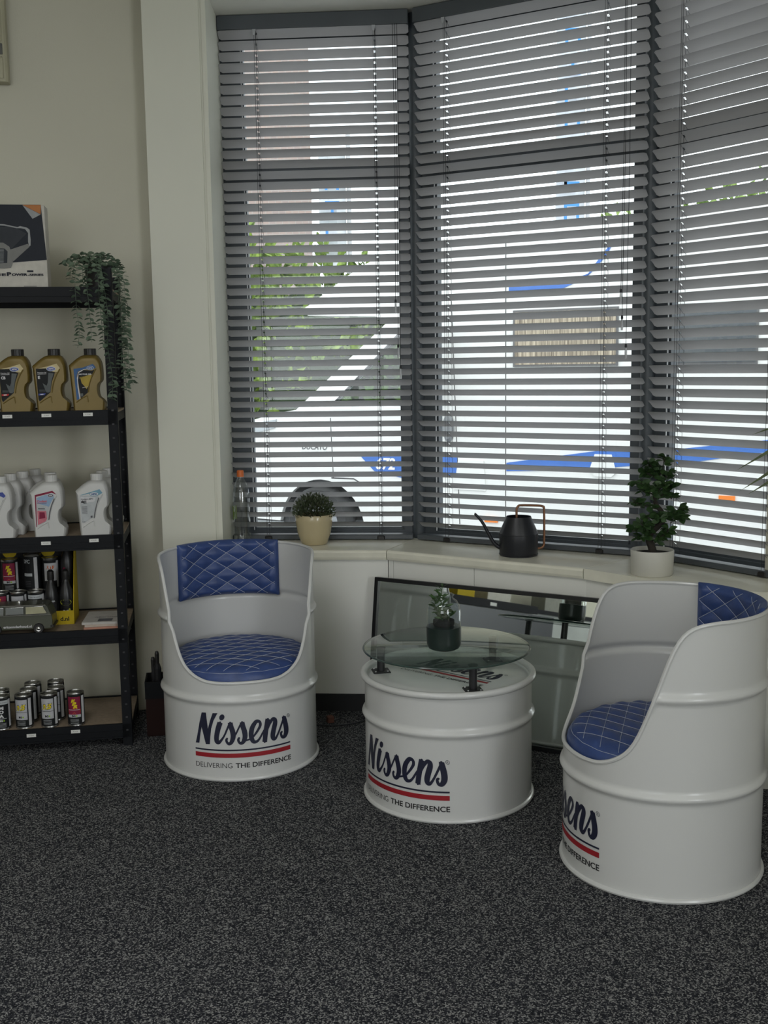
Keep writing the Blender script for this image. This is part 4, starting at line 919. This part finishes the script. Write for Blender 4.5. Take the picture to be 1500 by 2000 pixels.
for poly, m_ in (([(-.108,.075),(-.092,.101),(-.052,.102),(-.052,.075)], M_twin), ([(-.044,.075),(-.044,.102),(.022,.103),(.022,.076)], M_twin), ([(.030,.076),(.030,.103),(.094,.104),(.108,.077)], mc('pale_pane', (.34, .33, .22)))):  # rear pane in a paler cream colour
    q = MB(); ngon(q, poly, vpt); wv_ = child(TV, q, 'window', m_, fix=False)
    q = MB(); q.tube([vpt(x, z, .0002) for x, z in poly], .0011, 5, closed=True); q.build('window_trim', M_chrome, wv_)
q = MB(); q.tube([vpt(x, .0715, .0003) for x in (-.120, 0, .124)], .0012, 5); q.tube([vpt(x, .1085, .001) for x in (-.085, 0, .104)], .0014, 5); child(TV, q, 'trim_strip', M_chrome)
q = MB(); q.lathe([(.006, 0), (.006, .005), (.003, .010), (0, .011)], 12, Matrix.Translation((.0, -.01, .112)), caps=False); child(TV, q, 'roof_vent', M_chrome, smooth=True)
v, f = text('ericsonderhoud.nl', width=.105, height=.010, bold=.03); q = MB(); q.add([vpt(-.055+x, .024+z, .0006) for x, z in v], f); child(TV, q, 'side_lettering', cwhite, fix=False)
for wx in (-.082, .075):
    for sy in (-1, 1):
        Tm = Matrix.Translation((wx, sy*.045, .0195)) @ Matrix.Rotation(R(90), 4, 'X'); q = MB(); q.lathe([(0, -.008), (.018, -.008), (.0195, -.005), (.0195, .006), (.018, .008), (0, .008)], 24, Tm, caps=False); wh = child(TV, q, 'wheel', M_cap, smooth=True)
        q = MB(); q.lathe([(0, .012), (.004, .0115), (.007, .009), (.0105, .0095), (.011, .0078)] if sy < 0 else [(0, -.012), (.004, -.0115), (.007, -.009), (.0105, -.0095), (.011, -.0078)], 20, Tm, caps=False); q.build('hubcap', M_chrome, wh, smooth=True)
q = MB(); q.rbox(.118, .133, -.046, .046, .022, .030, .002); child(TV, q, 'rear_bumper', M_cap); q = MB(); q.rbox(-.134, -.120, -.046, .046, .022, .030, .002); child(TV, q, 'front_bumper', M_cap)
# booklets
for i, (c_, dx, dz, r_) in enumerate(((mc('paper_salmon', (.42, .22, .16), .8), 0, 0, 0), (mc('paper_cream', (.45, .38, .32), .8), .002, .010, 1.5), (mc('paper_white', (.44, .42, .39), .8), -.003, .019, -2))):
    q = MB(); q.rbox(-.068, .068, -.10, .10, 0, .009, .0008)
    o = q.build('booklet', c_); o.location = on_shelf(-.100+dx, .125, zc+dz); o.rotation_euler = (0, 0, SH_A+R(r_))
    tag(o, ('salmon coloured booklet at the bottom of the small pile by the shelf post', 'cream booklet in the middle of the small pile by the shelf post', 'printed white booklet on top of the small pile by the shelf post')[i], 'booklet', 'booklets in a pile on the fourth shelf')
q = MB(); v, f = text('Aftersales', width=.09, height=.014, bold=.02); q.add([(-.03+x, -.02+y, .0094) for x, y in v], f); ngon(q, [(-.010, -.085), (.045, -.085), (.045, -.04), (-.010, -.04)], lambda x, y: (x, y, .0094))
q.build('cover_print', cdgrey, o, fix=False)
# appliance box on the top shelf
zt_ = SHZ[4]+.0045
BX = empty('cardboard_box', on_shelf(-.393, .02, zt_), SH_A, 'white and black printed appliance carton on top of the shelves, cut off at the left', 'box')
cw_ = mc('carton_white', (.48, .46, .41), .6); cn_ = mc('carton_navy', (.012, .015, .022), .45); co_ = mc('carton_orange', (.42, .17, .06), .6); cg_ = mc('carton_grey', (.18, .18, .17), .5); cg2 = mc('carton_slate', (.030, .034, .040), .5); cg3 = mc('carton_lightgrey', (.28, .29, .29), .5)
bw, bh = .325, .295
q = MB(); q.rbox(-bw/2, bw/2, 0, .085, 0, bh, .0015); child(BX, q, 'carton', cw_)
def bxp(x, y, d=0.):     # traced pixels of the visible right half -> front face
    return (bw/2-(925-x)/ (1474)*.2575, -.0006-d, (1800-y)/1700*bh)
lays = [(cn_, [(-400,95),(860,95),(925,1235),(280,1285),(-400,1330)]), (co_, [(490,100),(860,100),(850,290)]), (cg3, [(490,105),(850,295),(680,385)]),
        (cg2, [(-380,530),(300,560),(540,690),(220,1010),(170,940),(0,880),(-380,860)]), (cg_, [(200,1020),(560,900),(590,960),(240,1270),(220,1200)]), (cg_, [(-400,870),(60,880),(180,960),(215,1060),(235,1290),(190,1400),(60,1415),(-400,1400)]), (cg2, [(-380,980),(80,1000),(140,1060),(120,1300),(-380,1330)]), (cg3, [(-300,490),(100,500),(370,560),(420,535),(560,570),(610,610),(620,830),(610,940),(580,950),(565,860),(575,680),(520,600),(430,580),(350,580),(100,530),(-300,515)])]
q = MB(); ms = []
for i, (m_, poly) in enumerate(lays):
    if m_ not in ms: ms.append(m_)
    q.mi = ms.index(m_); v, f = tri_poly([(x, -y) for x, y in poly]); q.add([bxp(p[0], -p[1], .0003*(i+1)) for p in v], f)
for i in range(11):
    q.mi = ms.index(cg3); ngon(q, [(-360, 1010+i*28), (70-i*2, 1012+i*28), (70-i*2, 1020+i*28), (-360, 1018+i*28)], lambda x, y: bxp(x, y, .003))
child(BX, q, 'device_print', ms, fix=False)
q = MB(); ms = [cn_]; q.mi = 0
for s, x0, wd, ht, b in (('E', -10, 90, 55, .06), ('P', 95, 95, 78, .07), ('OWER', 195, 325, 55, .06), ('-SERIES', 522, 320, 48, .05)):
    v, f = text(s, width=wd, height=ht, bold=b); q.add([bxp(x0+x, 1568-y, .0006) for x, y in v], f)
v, f = text('IN', width=60, height=55, bold=.06); q.add([bxp(-90+x, 1568-y, .0006) for x, y in v], f)
ngon(q, [(510, 1452), (640, 1452), (640, 1490), (510, 1490)], lambda x, y: bxp(x, y, .0006)); ngon(q, [(430, 1778), (690, 1778), (690, 1786), (430, 1786)], lambda x, y: bxp(x, y, .0006))
child(BX, q, 'lettering', cn_, fix=False)
# hanging eucalyptus in a black pot
HP = empty('hanging_vine', on_shelf(-.052, .085, SHZ[4]+.0045), SH_A, 'trailing eucalyptus in a black pot on the top right corner of the shelves', 'plant')
lathe_obj(HP, 'pot', [(0, 0), (.045, 0), (.052, .075), (.053, .078), (.049, .076), (.047, .065), (0, .065)], M_cap)
M_euc = leafm('eucalyptus', (.045, .075, .045), (.13, .18, .12), .6)
def vine(pts, seed, s=1.):
    rnd = random.Random(seed); P_ = cr(pts, 14); q = MB(); q.tube(P_, .0009, 4); acc = 0; last = Vector(P_[0])
    for p in P_:
        p = Vector(p); acc += (p-last).length; last = p
        if acc > .0105:
            acc = 0; a = rnd.uniform(0, PI)
            for sg in (0, PI):
                d = Vector((math.cos(a*.35+sg), .5*math.sin(a+sg)-.3, rnd.uniform(-.6, .25))); L = rnd.uniform(.015, .022)*s
                v, f = leaf_mesh(L, L*.72, .1, .15, 3); q.add(v, f, orient(p, d, rnd.uniform(-1.0, 1.0)))
    return q
vines = [[(-.02,-.03,.07),(-.05,-.075,.10),(-.075,-.098,.05),(-.078,-.10,-.06),(-.072,-.10,-.16),(-.080,-.10,-.225)], [(0,-.03,.07),(-.02,-.09,.10),(-.035,-.105,.02),(-.030,-.105,-.10),(-.028,-.105,-.205)], [(.01,-.03,.07),(0,-.085,.10),(.006,-.11,.03),(.008,-.11,-.08),(.014,-.11,-.17),(.012,-.11,-.225)],
         [(.03,-.02,.07),(.062,-.03,.10),(.078,-.035,.04),(.080,-.035,-.10),(.082,-.035,-.25),(.086,-.035,-.385)], [(.03,0,.07),(.070,-.03,.09),(.094,-.05,.02),(.096,-.05,-.12),(.100,-.05,-.27),(.112,-.05,-.365)], [(.02,-.03,.07),(.04,-.07,.09),(.072,-.06,.05),(.074,-.06,-.06),(.078,-.06,-.20),(.070,-.06,-.30)],
         [(-.02,0,.07),(-.06,-.03,.12),(-.10,-.05,.105),(-.128,-.05,.085)], [(-.03,-.02,.07),(-.06,-.06,.11),(-.088,-.08,.07),(-.098,-.08,.03)], [(0,-.01,.07),(-.02,-.02,.12),(-.05,-.03,.125)], [(.01,-.01,.07),(.03,-.03,.12),(.05,-.05,.105)], [(.0,0,.07),(.01,-.04,.12),(0,-.07,.115)], [(.0,0,.07),(-.035,-.06,.115),(-.05,-.085,.07),(-.05,-.085,.0)],
         [(.02,-.0,.06),(.015,-.085,.09),(.035,-.115,-.1),(.030,-.115,-.22),(.042,-.115,-.34),(.036,-.115,-.42)]]
for i, p in enumerate(vines): child(HP, vine(p, i+3, 1.15), 'vine', M_euc, fix=False, kind='stuff')
# wall mounted unit at the top left corner
WU = empty('wall_unit', on_shelf(-.540, .445, 2.585), SH_A, 'cream wall mounted electrical unit with a dark band, cut by the top left corner', 'wall box')
M_cream = mat('aged_cream', (.40, .38, .27), .5)
q = MB(); q.rbox(-.16, .150, -.060, .0, 0, .335, .008); child(WU, q, 'housing', M_cream)
q = MB(); q.rbox(-.15, .136, -.064, -.058, .150, .325, .004); child(WU, q, 'upper_cover', M_cream); q = MB(); q.rbox(-.15, .136, -.0635, -.058, .100, .142, .002); child(WU, q, 'dark_band', mat('unit_band', (.10, .10, .09), .4)); q = MB(); q.rbox(-.15, .136, -.064, -.058, .012, .092, .004); child(WU, q, 'lower_cover', M_cream)
# dark red stand with umbrellas next to the shelf
US = empty('umbrella_stand', (-.905, 4.315, 0), R(9), 'dark red square umbrella stand in the gap beside the shelves', 'umbrella stand')
M_dred = mat('dark_red', (.018, .006, .005), .6, spec=.2)
q = MB()
for b in ((-.07, .07, -.07, -.066), (-.07, .07, .066, .07), (-.07, -.066, -.066, .066), (.066, .07, -.066, .066)): q.box(b[0], b[1], b[2], b[3], 0, .155)
q.box(-.07, .07, -.07, .07, 0, .004); child(US, q, 'box', M_dred); q = MB(); q.box(-.072, .072, -.072, -.0665, .155, .225); q.box(-.072, -.0665, -.0665, .072, .155, .225); q.box(.0665, .072, -.0665, .072, .155, .225); q.box(-.0665, .0665, .0665, .072, .155, .225); child(US, q, 'rim', M_shelf)
for x, y, h, r_, lb in ((-.022, -.015, .330, .016, 'tallest black folded umbrella standing in the dark red box'), (.010, .015, .312, .013, 'black folded umbrella on the right in the dark red box'), (-.040, .012, .300, .010, 'thin black folded umbrella on the left in the dark red box')):
    wx = US.matrix_world; c_, s_ = math.cos(R(9)), math.sin(R(9)); o = empty('umbrella', (-.905+x*c_-y*s_, 4.315+x*s_+y*c_, .005), 0, lb, 'umbrella', 'umbrellas in the stand'); q = MB(); q.lathe([(.003, 0), (r_*.7, .10), (r_, h-.07), (r_*.6, h-.05)], 10, caps=False); child(o, q, 'canopy', mat('umbrella_black', (.008, .008, .010), .7)); q = MB(); q.lathe([(.008, h-.055), (.009, h-.01), (.006, h), (0, h)], 10, caps=False); child(o, q, 'handle', M_cap)
# small bits on the floor between chair and table
q = MB(); q.rbox(-.014, .014, -.014, .014, 0, .026, .003); o = q.build('wooden_block', mat('terracotta', (.16, .065, .045), .8)); o.location = (-.235, 4.385, .0005); o.rotation_euler = (0, 0, R(20)); tag(o, 'small reddish brown block on the carpet between chair and table', 'block')
q = MB(); q.tube(cr([(-.30, 4.34, .004), (-.22, 4.33, .004), (-.12, 4.36, .006), (-.05, 4.43, .012), (-.02, 4.46, .035)], 6), .0035, 6); tag(q.build('cable', mat('cable_black', (.02, .022, .026), .5), smooth=True), 'thin black cable running along the carpet under the sill', 'cable')
# ---------------- far side of the shop, seen only in the mirror
CT = empty('shop_counter', (-3.19, 1.67, 0), 0, 'low dark fronted display counter along the side wall, seen in the mirror', 'counter')
q = MB(); q.box(0, .30, -.95, .89, 0, .33); child(CT, q, 'base', mat('counter_grey', (.40, .42, .40), .6)); q = MB(); q.box(.30, .04+.30, -.47, .89, .352, .652); child(CT, q, 'dark_front', mat('counter_dark', (.018, .020, .026), .35)); q = MB(); q.box(0, .30, -.95, .89, .33, .67); child(CT, q, 'carcass', MATS['counter_grey']); q = MB(); q.box(0, .33, -.95, .89, .67, .70); child(CT, q, 'top', M_shelf)
q = MB(); q.box(.33, .345, -.30, .72, .66, .72); child(CT, q, 'shelf_beam', M_shelf)
for y in (.62, .13): q = MB(); q.box(.345, .347, y-.03, y+.03, .675, .700); child(CT, q, 'price_tag', M_tag)
for k, (y, wd, hh_, c_, lb) in enumerate(((.62, .20, .2, cw_, 'white carton on the dark counter seen in the mirror'), (.36, .16, .14, cyb, 'yellow carton on the dark counter seen in the mirror'), (.05, .22, .18, cw_, 'grey white carton on the dark counter seen in the mirror'), (-.55, .3, .22, ccard, 'large grey carton on the dark counter seen in the mirror'))):
    q = MB(); q.rbox(-.09, .09, -wd/2, wd/2, 0, hh_, .003); o = q.build('carton', c_); o.location = (-2.98, 1.67+y, .7005); tag(o, lb, 'box', 'cartons on the far counter')
#__PART3__
# ================================================================== OUTSIDE
GZ0 = -.30
M_pave = mat('paving', (.30, .31, .33), .9, vary=.12, scale=3)
q = MB(); q.box(-40, 40, 3.0, 60, GZ0-.1, GZ0-.002); struct(q.build('ground', M_pave))
RV = empty('motorhome', (1.46, 8.9, GZ0), -AM, 'white motorhome with blue stripes parked outside the windows', 'vehicle')
M_rv = mat('rv_white', (.80, .80, .78), .35, vary=.01); M_rvb = mat('rv_blue', (.05, .16, .52), .4); M_tyre = mat('tyre', (.02, .02, .02), .8); M_dark = mat('rv_dark', (.05, .052, .055), .6)
def zz(pts): return [(s, z+.3) for s, z in pts]
arch = [(-2.36+.47*math.cos(t), -.04+.47*math.sin(t)) for t in [PI*(1-i/18) for i in range(19)]]
arch = [(s, max(z, .02)) for s, z in arch]
outline = [(2.6, .02), (2.6, 2.5), (2.45, 2.60), (.55, 2.59), (-.45, 2.53), (-1.2, 2.52), (-1.45, 2.50), (-1.91, 2.33), (-2.38, 2.06), (-2.52, 1.985), (-2.46, 1.93), (-1.75, 1.90), (-1.62, 1.85), (-2.62, 1.07), (-2.78, 1.05), (-3.22, .95), (-3.38, .72), (-3.44, .32), (-3.38, .03)]+arch
cabwin = [(-2.20, 1.13), (-1.42, 1.80), (-1.16, 1.82), (-1.12, 1.12)]
vs, fs = curve2d([zz(outline), zz(cabwin)], .05)
ST = lambda y: Matrix(((1, 0, 0, 0), (0, 0, -1, y), (0, 1, 0, 0), (0, 0, 0, 1)))
for y in (.025, 2.075):
    q = MB(); q.add(vs, fs, ST(y)); q.build('side_panel', M_rv, RV)
def skin(pts, name, m_):
    q = MB(); P_ = zz(pts)
    for (a, b), (c, d) in zip(P_, P_[1:]): q.add([(a, .05, b), (c, .05, d), (c, 2.05, d), (a, 2.05, b)], [(0, 1, 2, 3)])
    q.build(name, m_, RV, fix=False)
skin(outline[0:2], 'rear_wall', M_rv); skin(outline[1:10], 'roof', M_rv); skin(outline[9:13], 'overcab_floor', M_rv); skin([(-2.62, 1.07)]+outline[14:19], 'bonnet', M_rv)
skin([(-1.62, 1.85), (-2.62, 1.07)], 'windscreen', glass_mat('rv_glass', (.70, .80, .76), .004, 0, .02))
q = MB(); q.box(-3.3, 2.58, .06, 2.04, .30, .36); q.build('chassis', M_dark, RV)
q = MB(); v, f = curve2d([zz(cabwin)], .006); q.add(v, f, ST(.02)); q.add(v, f, ST(2.08)); q.build('cab_window', MATS['rv_glass'], RV)
v, f = curve2d([zz([(-2.58, 1.06), (-1.60, 1.84), (-1.05, 1.95), (-1.05, .40), (-2.58, .40)]), zz(cabwin)], .01)
q = MB(); q.add(v, f, ST(.058)); q.add(v, f, ST(2.042)); q.build('cab_lining', M_dark, RV)
q = MB(); q.tube([(s, -.006, z) for s, z in zz(cabwin)], .022, 6, closed=True); q.build('cab_window_seal', M_dark, RV)
q = MB(); q.box(-1.50, -1.42, .1, 2.0, .7, 1.35); q.box(-1.9, -1.0, .35, .85, 1.0, 1.25); q.box(-1.25, -1.10, .38, .82, 1.25, 1.85); q.box(-1.23, -1.12, .48, .72, 1.85, 2.05); q.box(-2.6, -2.25, .1, 2.0, 1.0, 1.36); q.build('cab_interior', mat('cab_grey', (.20, .21, .22), .8), RV)
q = MB(); q.box(-1.05, -1.02, .06, 2.04, .36, 2.80); q.build('partition', mat('cab_pale', (.5, .48, .44), .8), RV)
def plate(poly, y, t, name, m_, parent=RV):
    v, f = curve2d([zz(poly)], t); q = MB(); q.add(v, f, ST(y)); return q.build(name, m_, parent)
for poly in ([(-1.92, .66), (-.95, .70), (-.95, .53), (-1.45, .47), (-1.78, .53)], [(-.49, .645), (.36, .775), (.64, .765), (.64, .66), (.05, .60), (-.49, .575)], [(.64, .765), (.97, .80), (1.6, .88), (2.58, .95), (2.58, .80), (1.6, .79), (.95, .68), (.64, .66)], [(-.47, 2.09), (0, 2.105), (.23, 2.17), (.36, 2.30), (.42, 2.42), (.30, 2.28), (.18, 2.13), (0, 2.06), (-.47, 2.055)]):
    plate(poly, -.004, .006, 'blue_stripe', M_rvb)
q = MB(); v, f = text('DUCATO', width=.28, height=.055, bold=.01, shear=.25); q.add([(-2.56+x, -.004, .3+.705+y) for x, y in v], f); q.build('badge', mat('badge_grey', (.12, .12, .13), .4), RV, fix=False)
q = MB(); v, f = text('672', width=.20, height=.11, bold=.03, shear=.2); q.add([(-1.76+x, -.010, .3+.545+y) for x, y in v], f); q.build('number', mat('number_white', (.85, .85, .85), .5), RV, fix=False)
# side windows with curtains
for s0, s1 in ((-.43, .46), (.90, 1.52)):
    rr = [(s0, 1.44), (s1, 1.44), (s1, 1.90), (s0, 1.90)]; wn_ = plate(rr, -.008, .012, 'side_window', mat('rv_window_frame', (.13, .13, .135), .4))
    pl_ = plate([(s0+.018, 1.458), (s1-.018, 1.458), (s1-.018, 1.882), (s0+.018, 1.882)], -.017, .006, 'curtain', curtain_mat() if s0 < 0 else mat('dark_blindglass', (.10, .11, .12), .2), wn_)
# wheel, arch liner, mirrors, lines, lights
for yy in (.02, 2.08):
    Tm = Matrix.Translation((-2.36, yy, .33)) @ Matrix.Rotation(R(90), 4, 'X'); q = MB(); q.lathe([(.20, -.11), (.31, -.11), (.335, -.08), (.335, .06), (.31, .09), (.22, .09), (.20, .06)], 40, Tm, caps=False); wh = q.build('wheel', M_tyre, RV, smooth=True)
    q = MB(); q.lathe([(0, .04), (.06, .05), (.07, .03), (.19, .04), (.21, .07)], 40, Tm, caps=False)
    for k in range(6): a = 2*PI*k/6; q.tube([(.05*math.cos(a), .05*math.sin(a), .055), (.19*math.cos(a), .19*math.sin(a), .060)], .022, 6, T=Tm)
    q.build('rim', mat('rim_grey', (.35, .36, .38), .4, metal=.6), wh, smooth=True)
q = MB(); q.add([(-2.36+.46*math.cos(t), y, .26+.46*math.sin(t)) for t in [PI*i/16 for i in range(17)] for y in (.04, .5)], [(2*i, 2*i+1, 2*i+3, 2*i+2) for i in range(16)]); q.box(-2.83, -1.89, .5, .52, .1, .75); q.build('arch_liner', M_dark, RV, fix=False)
q = MB(); q.rbox(-1.17, -1.06, -.34, -.16, 1.50, 2.10, .03); q.tube([(-1.15, 0, 1.55), (-1.12, -.2, 1.55)], .03, 8); q.build('wing_mirror', mat('mirror_housing', (.20, .21, .22), .4), RV)
q = MB(); q.lathe([(0, -.03), (.07, -.03), (.09, 0)], 24, Matrix.Translation((-1.03, -.01, 1.23)) @ Matrix.Rotation(R(90), 4, 'X') @ Matrix.Diagonal((.62, 1.4, -1, 1)), caps=False); q.build('door_handle', mat('handle_grey', (.22, .23, .24), .4), RV)
q = MB()
for (a, b), (c, d) in (((-2.24, 1.0), (-2.22, .45)), ((-1.0, 2.0), (-.93, .10)), ((-.50, 2.5), (-.50, .05)), ((1.72, 2.5), (1.72, .05))): q.tube([(a, -.001, b+.3), (c, -.001, d+.3)], .004, 4)
q.tube([(-2.24, -.001, .75), (-2.0, -.001, .75), (-1.90, -.001, .70)], .006, 4); q.build('panel_gap', M_dark, RV)
plate([(-.94, .655), (-.70, .655), (-.68, .40), (-.98, .40)], -.006, .010, 'service_flap', M_rv); plate([(.28, .74), (.42, .74), (.46, .60), (.42, .56), (.28, .56), (.24, .62)], -.009, .012, 'filler_cap', M_rv)
for s, z in ((-.63, .154), (1.325, .43)): plate([(s-.06, z-.022), (s+.06, z-.022), (s+.06, z+.022), (s-.06, z+.022)], -.008, .014, 'marker_light', mat('marker_orange', (.85, .22, .02), .3))
plate([(-3.20, .82), (-2.86, .90), (-2.84, .98), (-3.10, .94)], -.006, .012, 'headlight', mat('headlight', (.45, .48, .50), .15)); plate([(-3.10, .10), (-2.95, .10), (-2.95, .18), (-3.10, .18)], -.004, .008, 'number_plate', mat('plate_pale', (.6, .6, .6), .5))
q = MB(); q.rbox(-3.47, -3.30, .05, 2.05, .32, .60, .03); q.build('bumper', M_dark, RV)
# brick building on the left
BD = empty('brick_building', (-1.15, 19, GZ0), R(4), 'pale brick building seen through the leftmost blind', 'building')
q = MB(); q.box(-9, 0, 0, 6, 0, 9.5); child(BD, q, 'facade', brick_mat()); q = MB(); q.box(-9.1, .1, -.1, 6.1, 9.5, 9.8); child(BD, q, 'eaves', mat('eaves', (.35, .33, .31), .8))
for x0 in (-2.4, -4.6): q = MB(); q.box(x0, x0+1.1, -.04, .02, 5.6, 7.2); wv_ = child(BD, q, 'window', M_dark); q = MB(); q.box(x0-.06, x0+1.16, -.10, -.02, 5.5, 5.6); q.build('window_ledge', MATS['eaves'], wv_)
# hedge, trees
def foliage(name, boxes, n, leaf, m_, label, cat, core, group=None, trunk=None):
    o = empty(name, (boxes[0][0], boxes[0][1], GZ0), 0, label, cat, group); q = MB(); bx, by = boxes[0][0], boxes[0][1]
    for i in range(n):
        cx, cy, cz, rx, ry, rz_ = boxes[i % len(boxes)]; d = Vector((random.gauss(0, 1), random.gauss(0, 1), random.gauss(0, 1))).normalized()*random.uniform(.72, 1.05)
        p = Vector((cx-bx+d.x*rx, cy-by+d.y*ry, cz-GZ0+d.z*rz_)); L = leaf*random.uniform(.6, 1.3)
        v, f = leaf_mesh(L, L*.55, .1, .2, 2); q.add(v, f, orient(p, (d.x+random.uniform(-.7, .7), d.y+random.uniform(-.9, .5), d.z+random.uniform(-.8, .4)), random.uniform(-2, 2)))
    child(o, q, 'foliage', m_, fix=False, kind='stuff')
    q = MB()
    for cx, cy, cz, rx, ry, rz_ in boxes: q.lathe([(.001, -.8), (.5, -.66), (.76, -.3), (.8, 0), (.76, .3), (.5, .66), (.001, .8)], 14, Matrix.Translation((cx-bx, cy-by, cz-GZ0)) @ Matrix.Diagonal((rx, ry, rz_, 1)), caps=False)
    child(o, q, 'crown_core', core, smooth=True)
    if trunk: q = MB(); q.tube([(0, 0, 0), (.05, 0, trunk/2), (0, 0, trunk)], .12, 8); child(o, q, 'trunk', MATS['bark'])
    return o
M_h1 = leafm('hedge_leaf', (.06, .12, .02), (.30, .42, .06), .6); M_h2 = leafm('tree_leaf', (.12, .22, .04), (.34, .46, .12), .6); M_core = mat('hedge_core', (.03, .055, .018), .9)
foliage('hedge', [(-1.9, 13.6, 1.0, 1.1, .7, 2.1), (-.9, 13.4, .8, 1.0, .7, 2.05), (-.25, 13.6, .7, .8, .6, 2.0), (-2.6, 13.8, 1.3, .8, .7, 2.2)], 7000, .19, M_h1, 'green hedge in front of the brick building, seen through the leftmost blind', 'hedge', M_core)
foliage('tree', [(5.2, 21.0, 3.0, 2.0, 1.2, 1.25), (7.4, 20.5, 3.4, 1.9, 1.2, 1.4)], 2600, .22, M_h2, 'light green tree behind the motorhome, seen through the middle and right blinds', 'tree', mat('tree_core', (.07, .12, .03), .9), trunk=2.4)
# banner flags
M_flag = mat('flag_white', (.62, .64, .67), .8); M_fpole = mat('flag_pole', (.5, .5, .52), .4)
def flag(x, y, z0, z1, wd, label):
    o = empty('banner_flag', (x, y, GZ0), 0, label, 'flag', 'banner flags outside'); q = MB(); vs = []; n = 24
    for i in range(n+1):
        z = z0+(z1-z0)*i/n-GZ0; b = .04*math.sin(i*.9)
        vs += [(-wd/2, b, z), (-wd/6, b+.05, z), (wd/6, b-.03, z), (wd/2, b+.02, z)]
    fs = [(4*i+k, 4*i+k+1, 4*i+k+5, 4*i+k+4) for i in range(n) for k in range(3)]; q.add(vs, fs); child(o, q, 'cloth', M_flag, fix=False, smooth=True)
    q = MB()
    z = z1-.25; k = 0
    while z > z0+.3:
        g = [[(-.26, 0, .10, .55), (.16, 0, .10, .55), (-.16, .45, .32, .10)], [(-.26, 0, .52, .10), (-.26, .45, .52, .10), (-.05, .1, .10, .35)], [(-.26, .22, .52, .10), (-.26, 0, .10, .55)]][k % 3]
        for gx, gz, gw, gh in g: q.box(wd*gx, wd*(gx+gw), -.102, -.098, z-GZ0-wd*.6+wd*gz, z-GZ0-wd*.6+wd*(gz+gh))
        z -= wd*.95; k += 1
    child(o, q, 'blue_lettering', mat('flag_blue', (.06, .28, .72), .6), fix=False)
    q = MB(); q.tube([(wd/2+.04, 0, 0), (wd/2+.04, 0, z1-GZ0+.3)], .03, 8); child(o, q, 'pole', M_fpole); return o
flag(2.75, 16.2, 3.4, 7.6, .42, 'tall white banner flag with blue marks behind the motorhome, middle window'); flag(-.63, 15.0, 2.8, 4.25, .36, 'shorter white banner flag with blue marks beside the brick building')
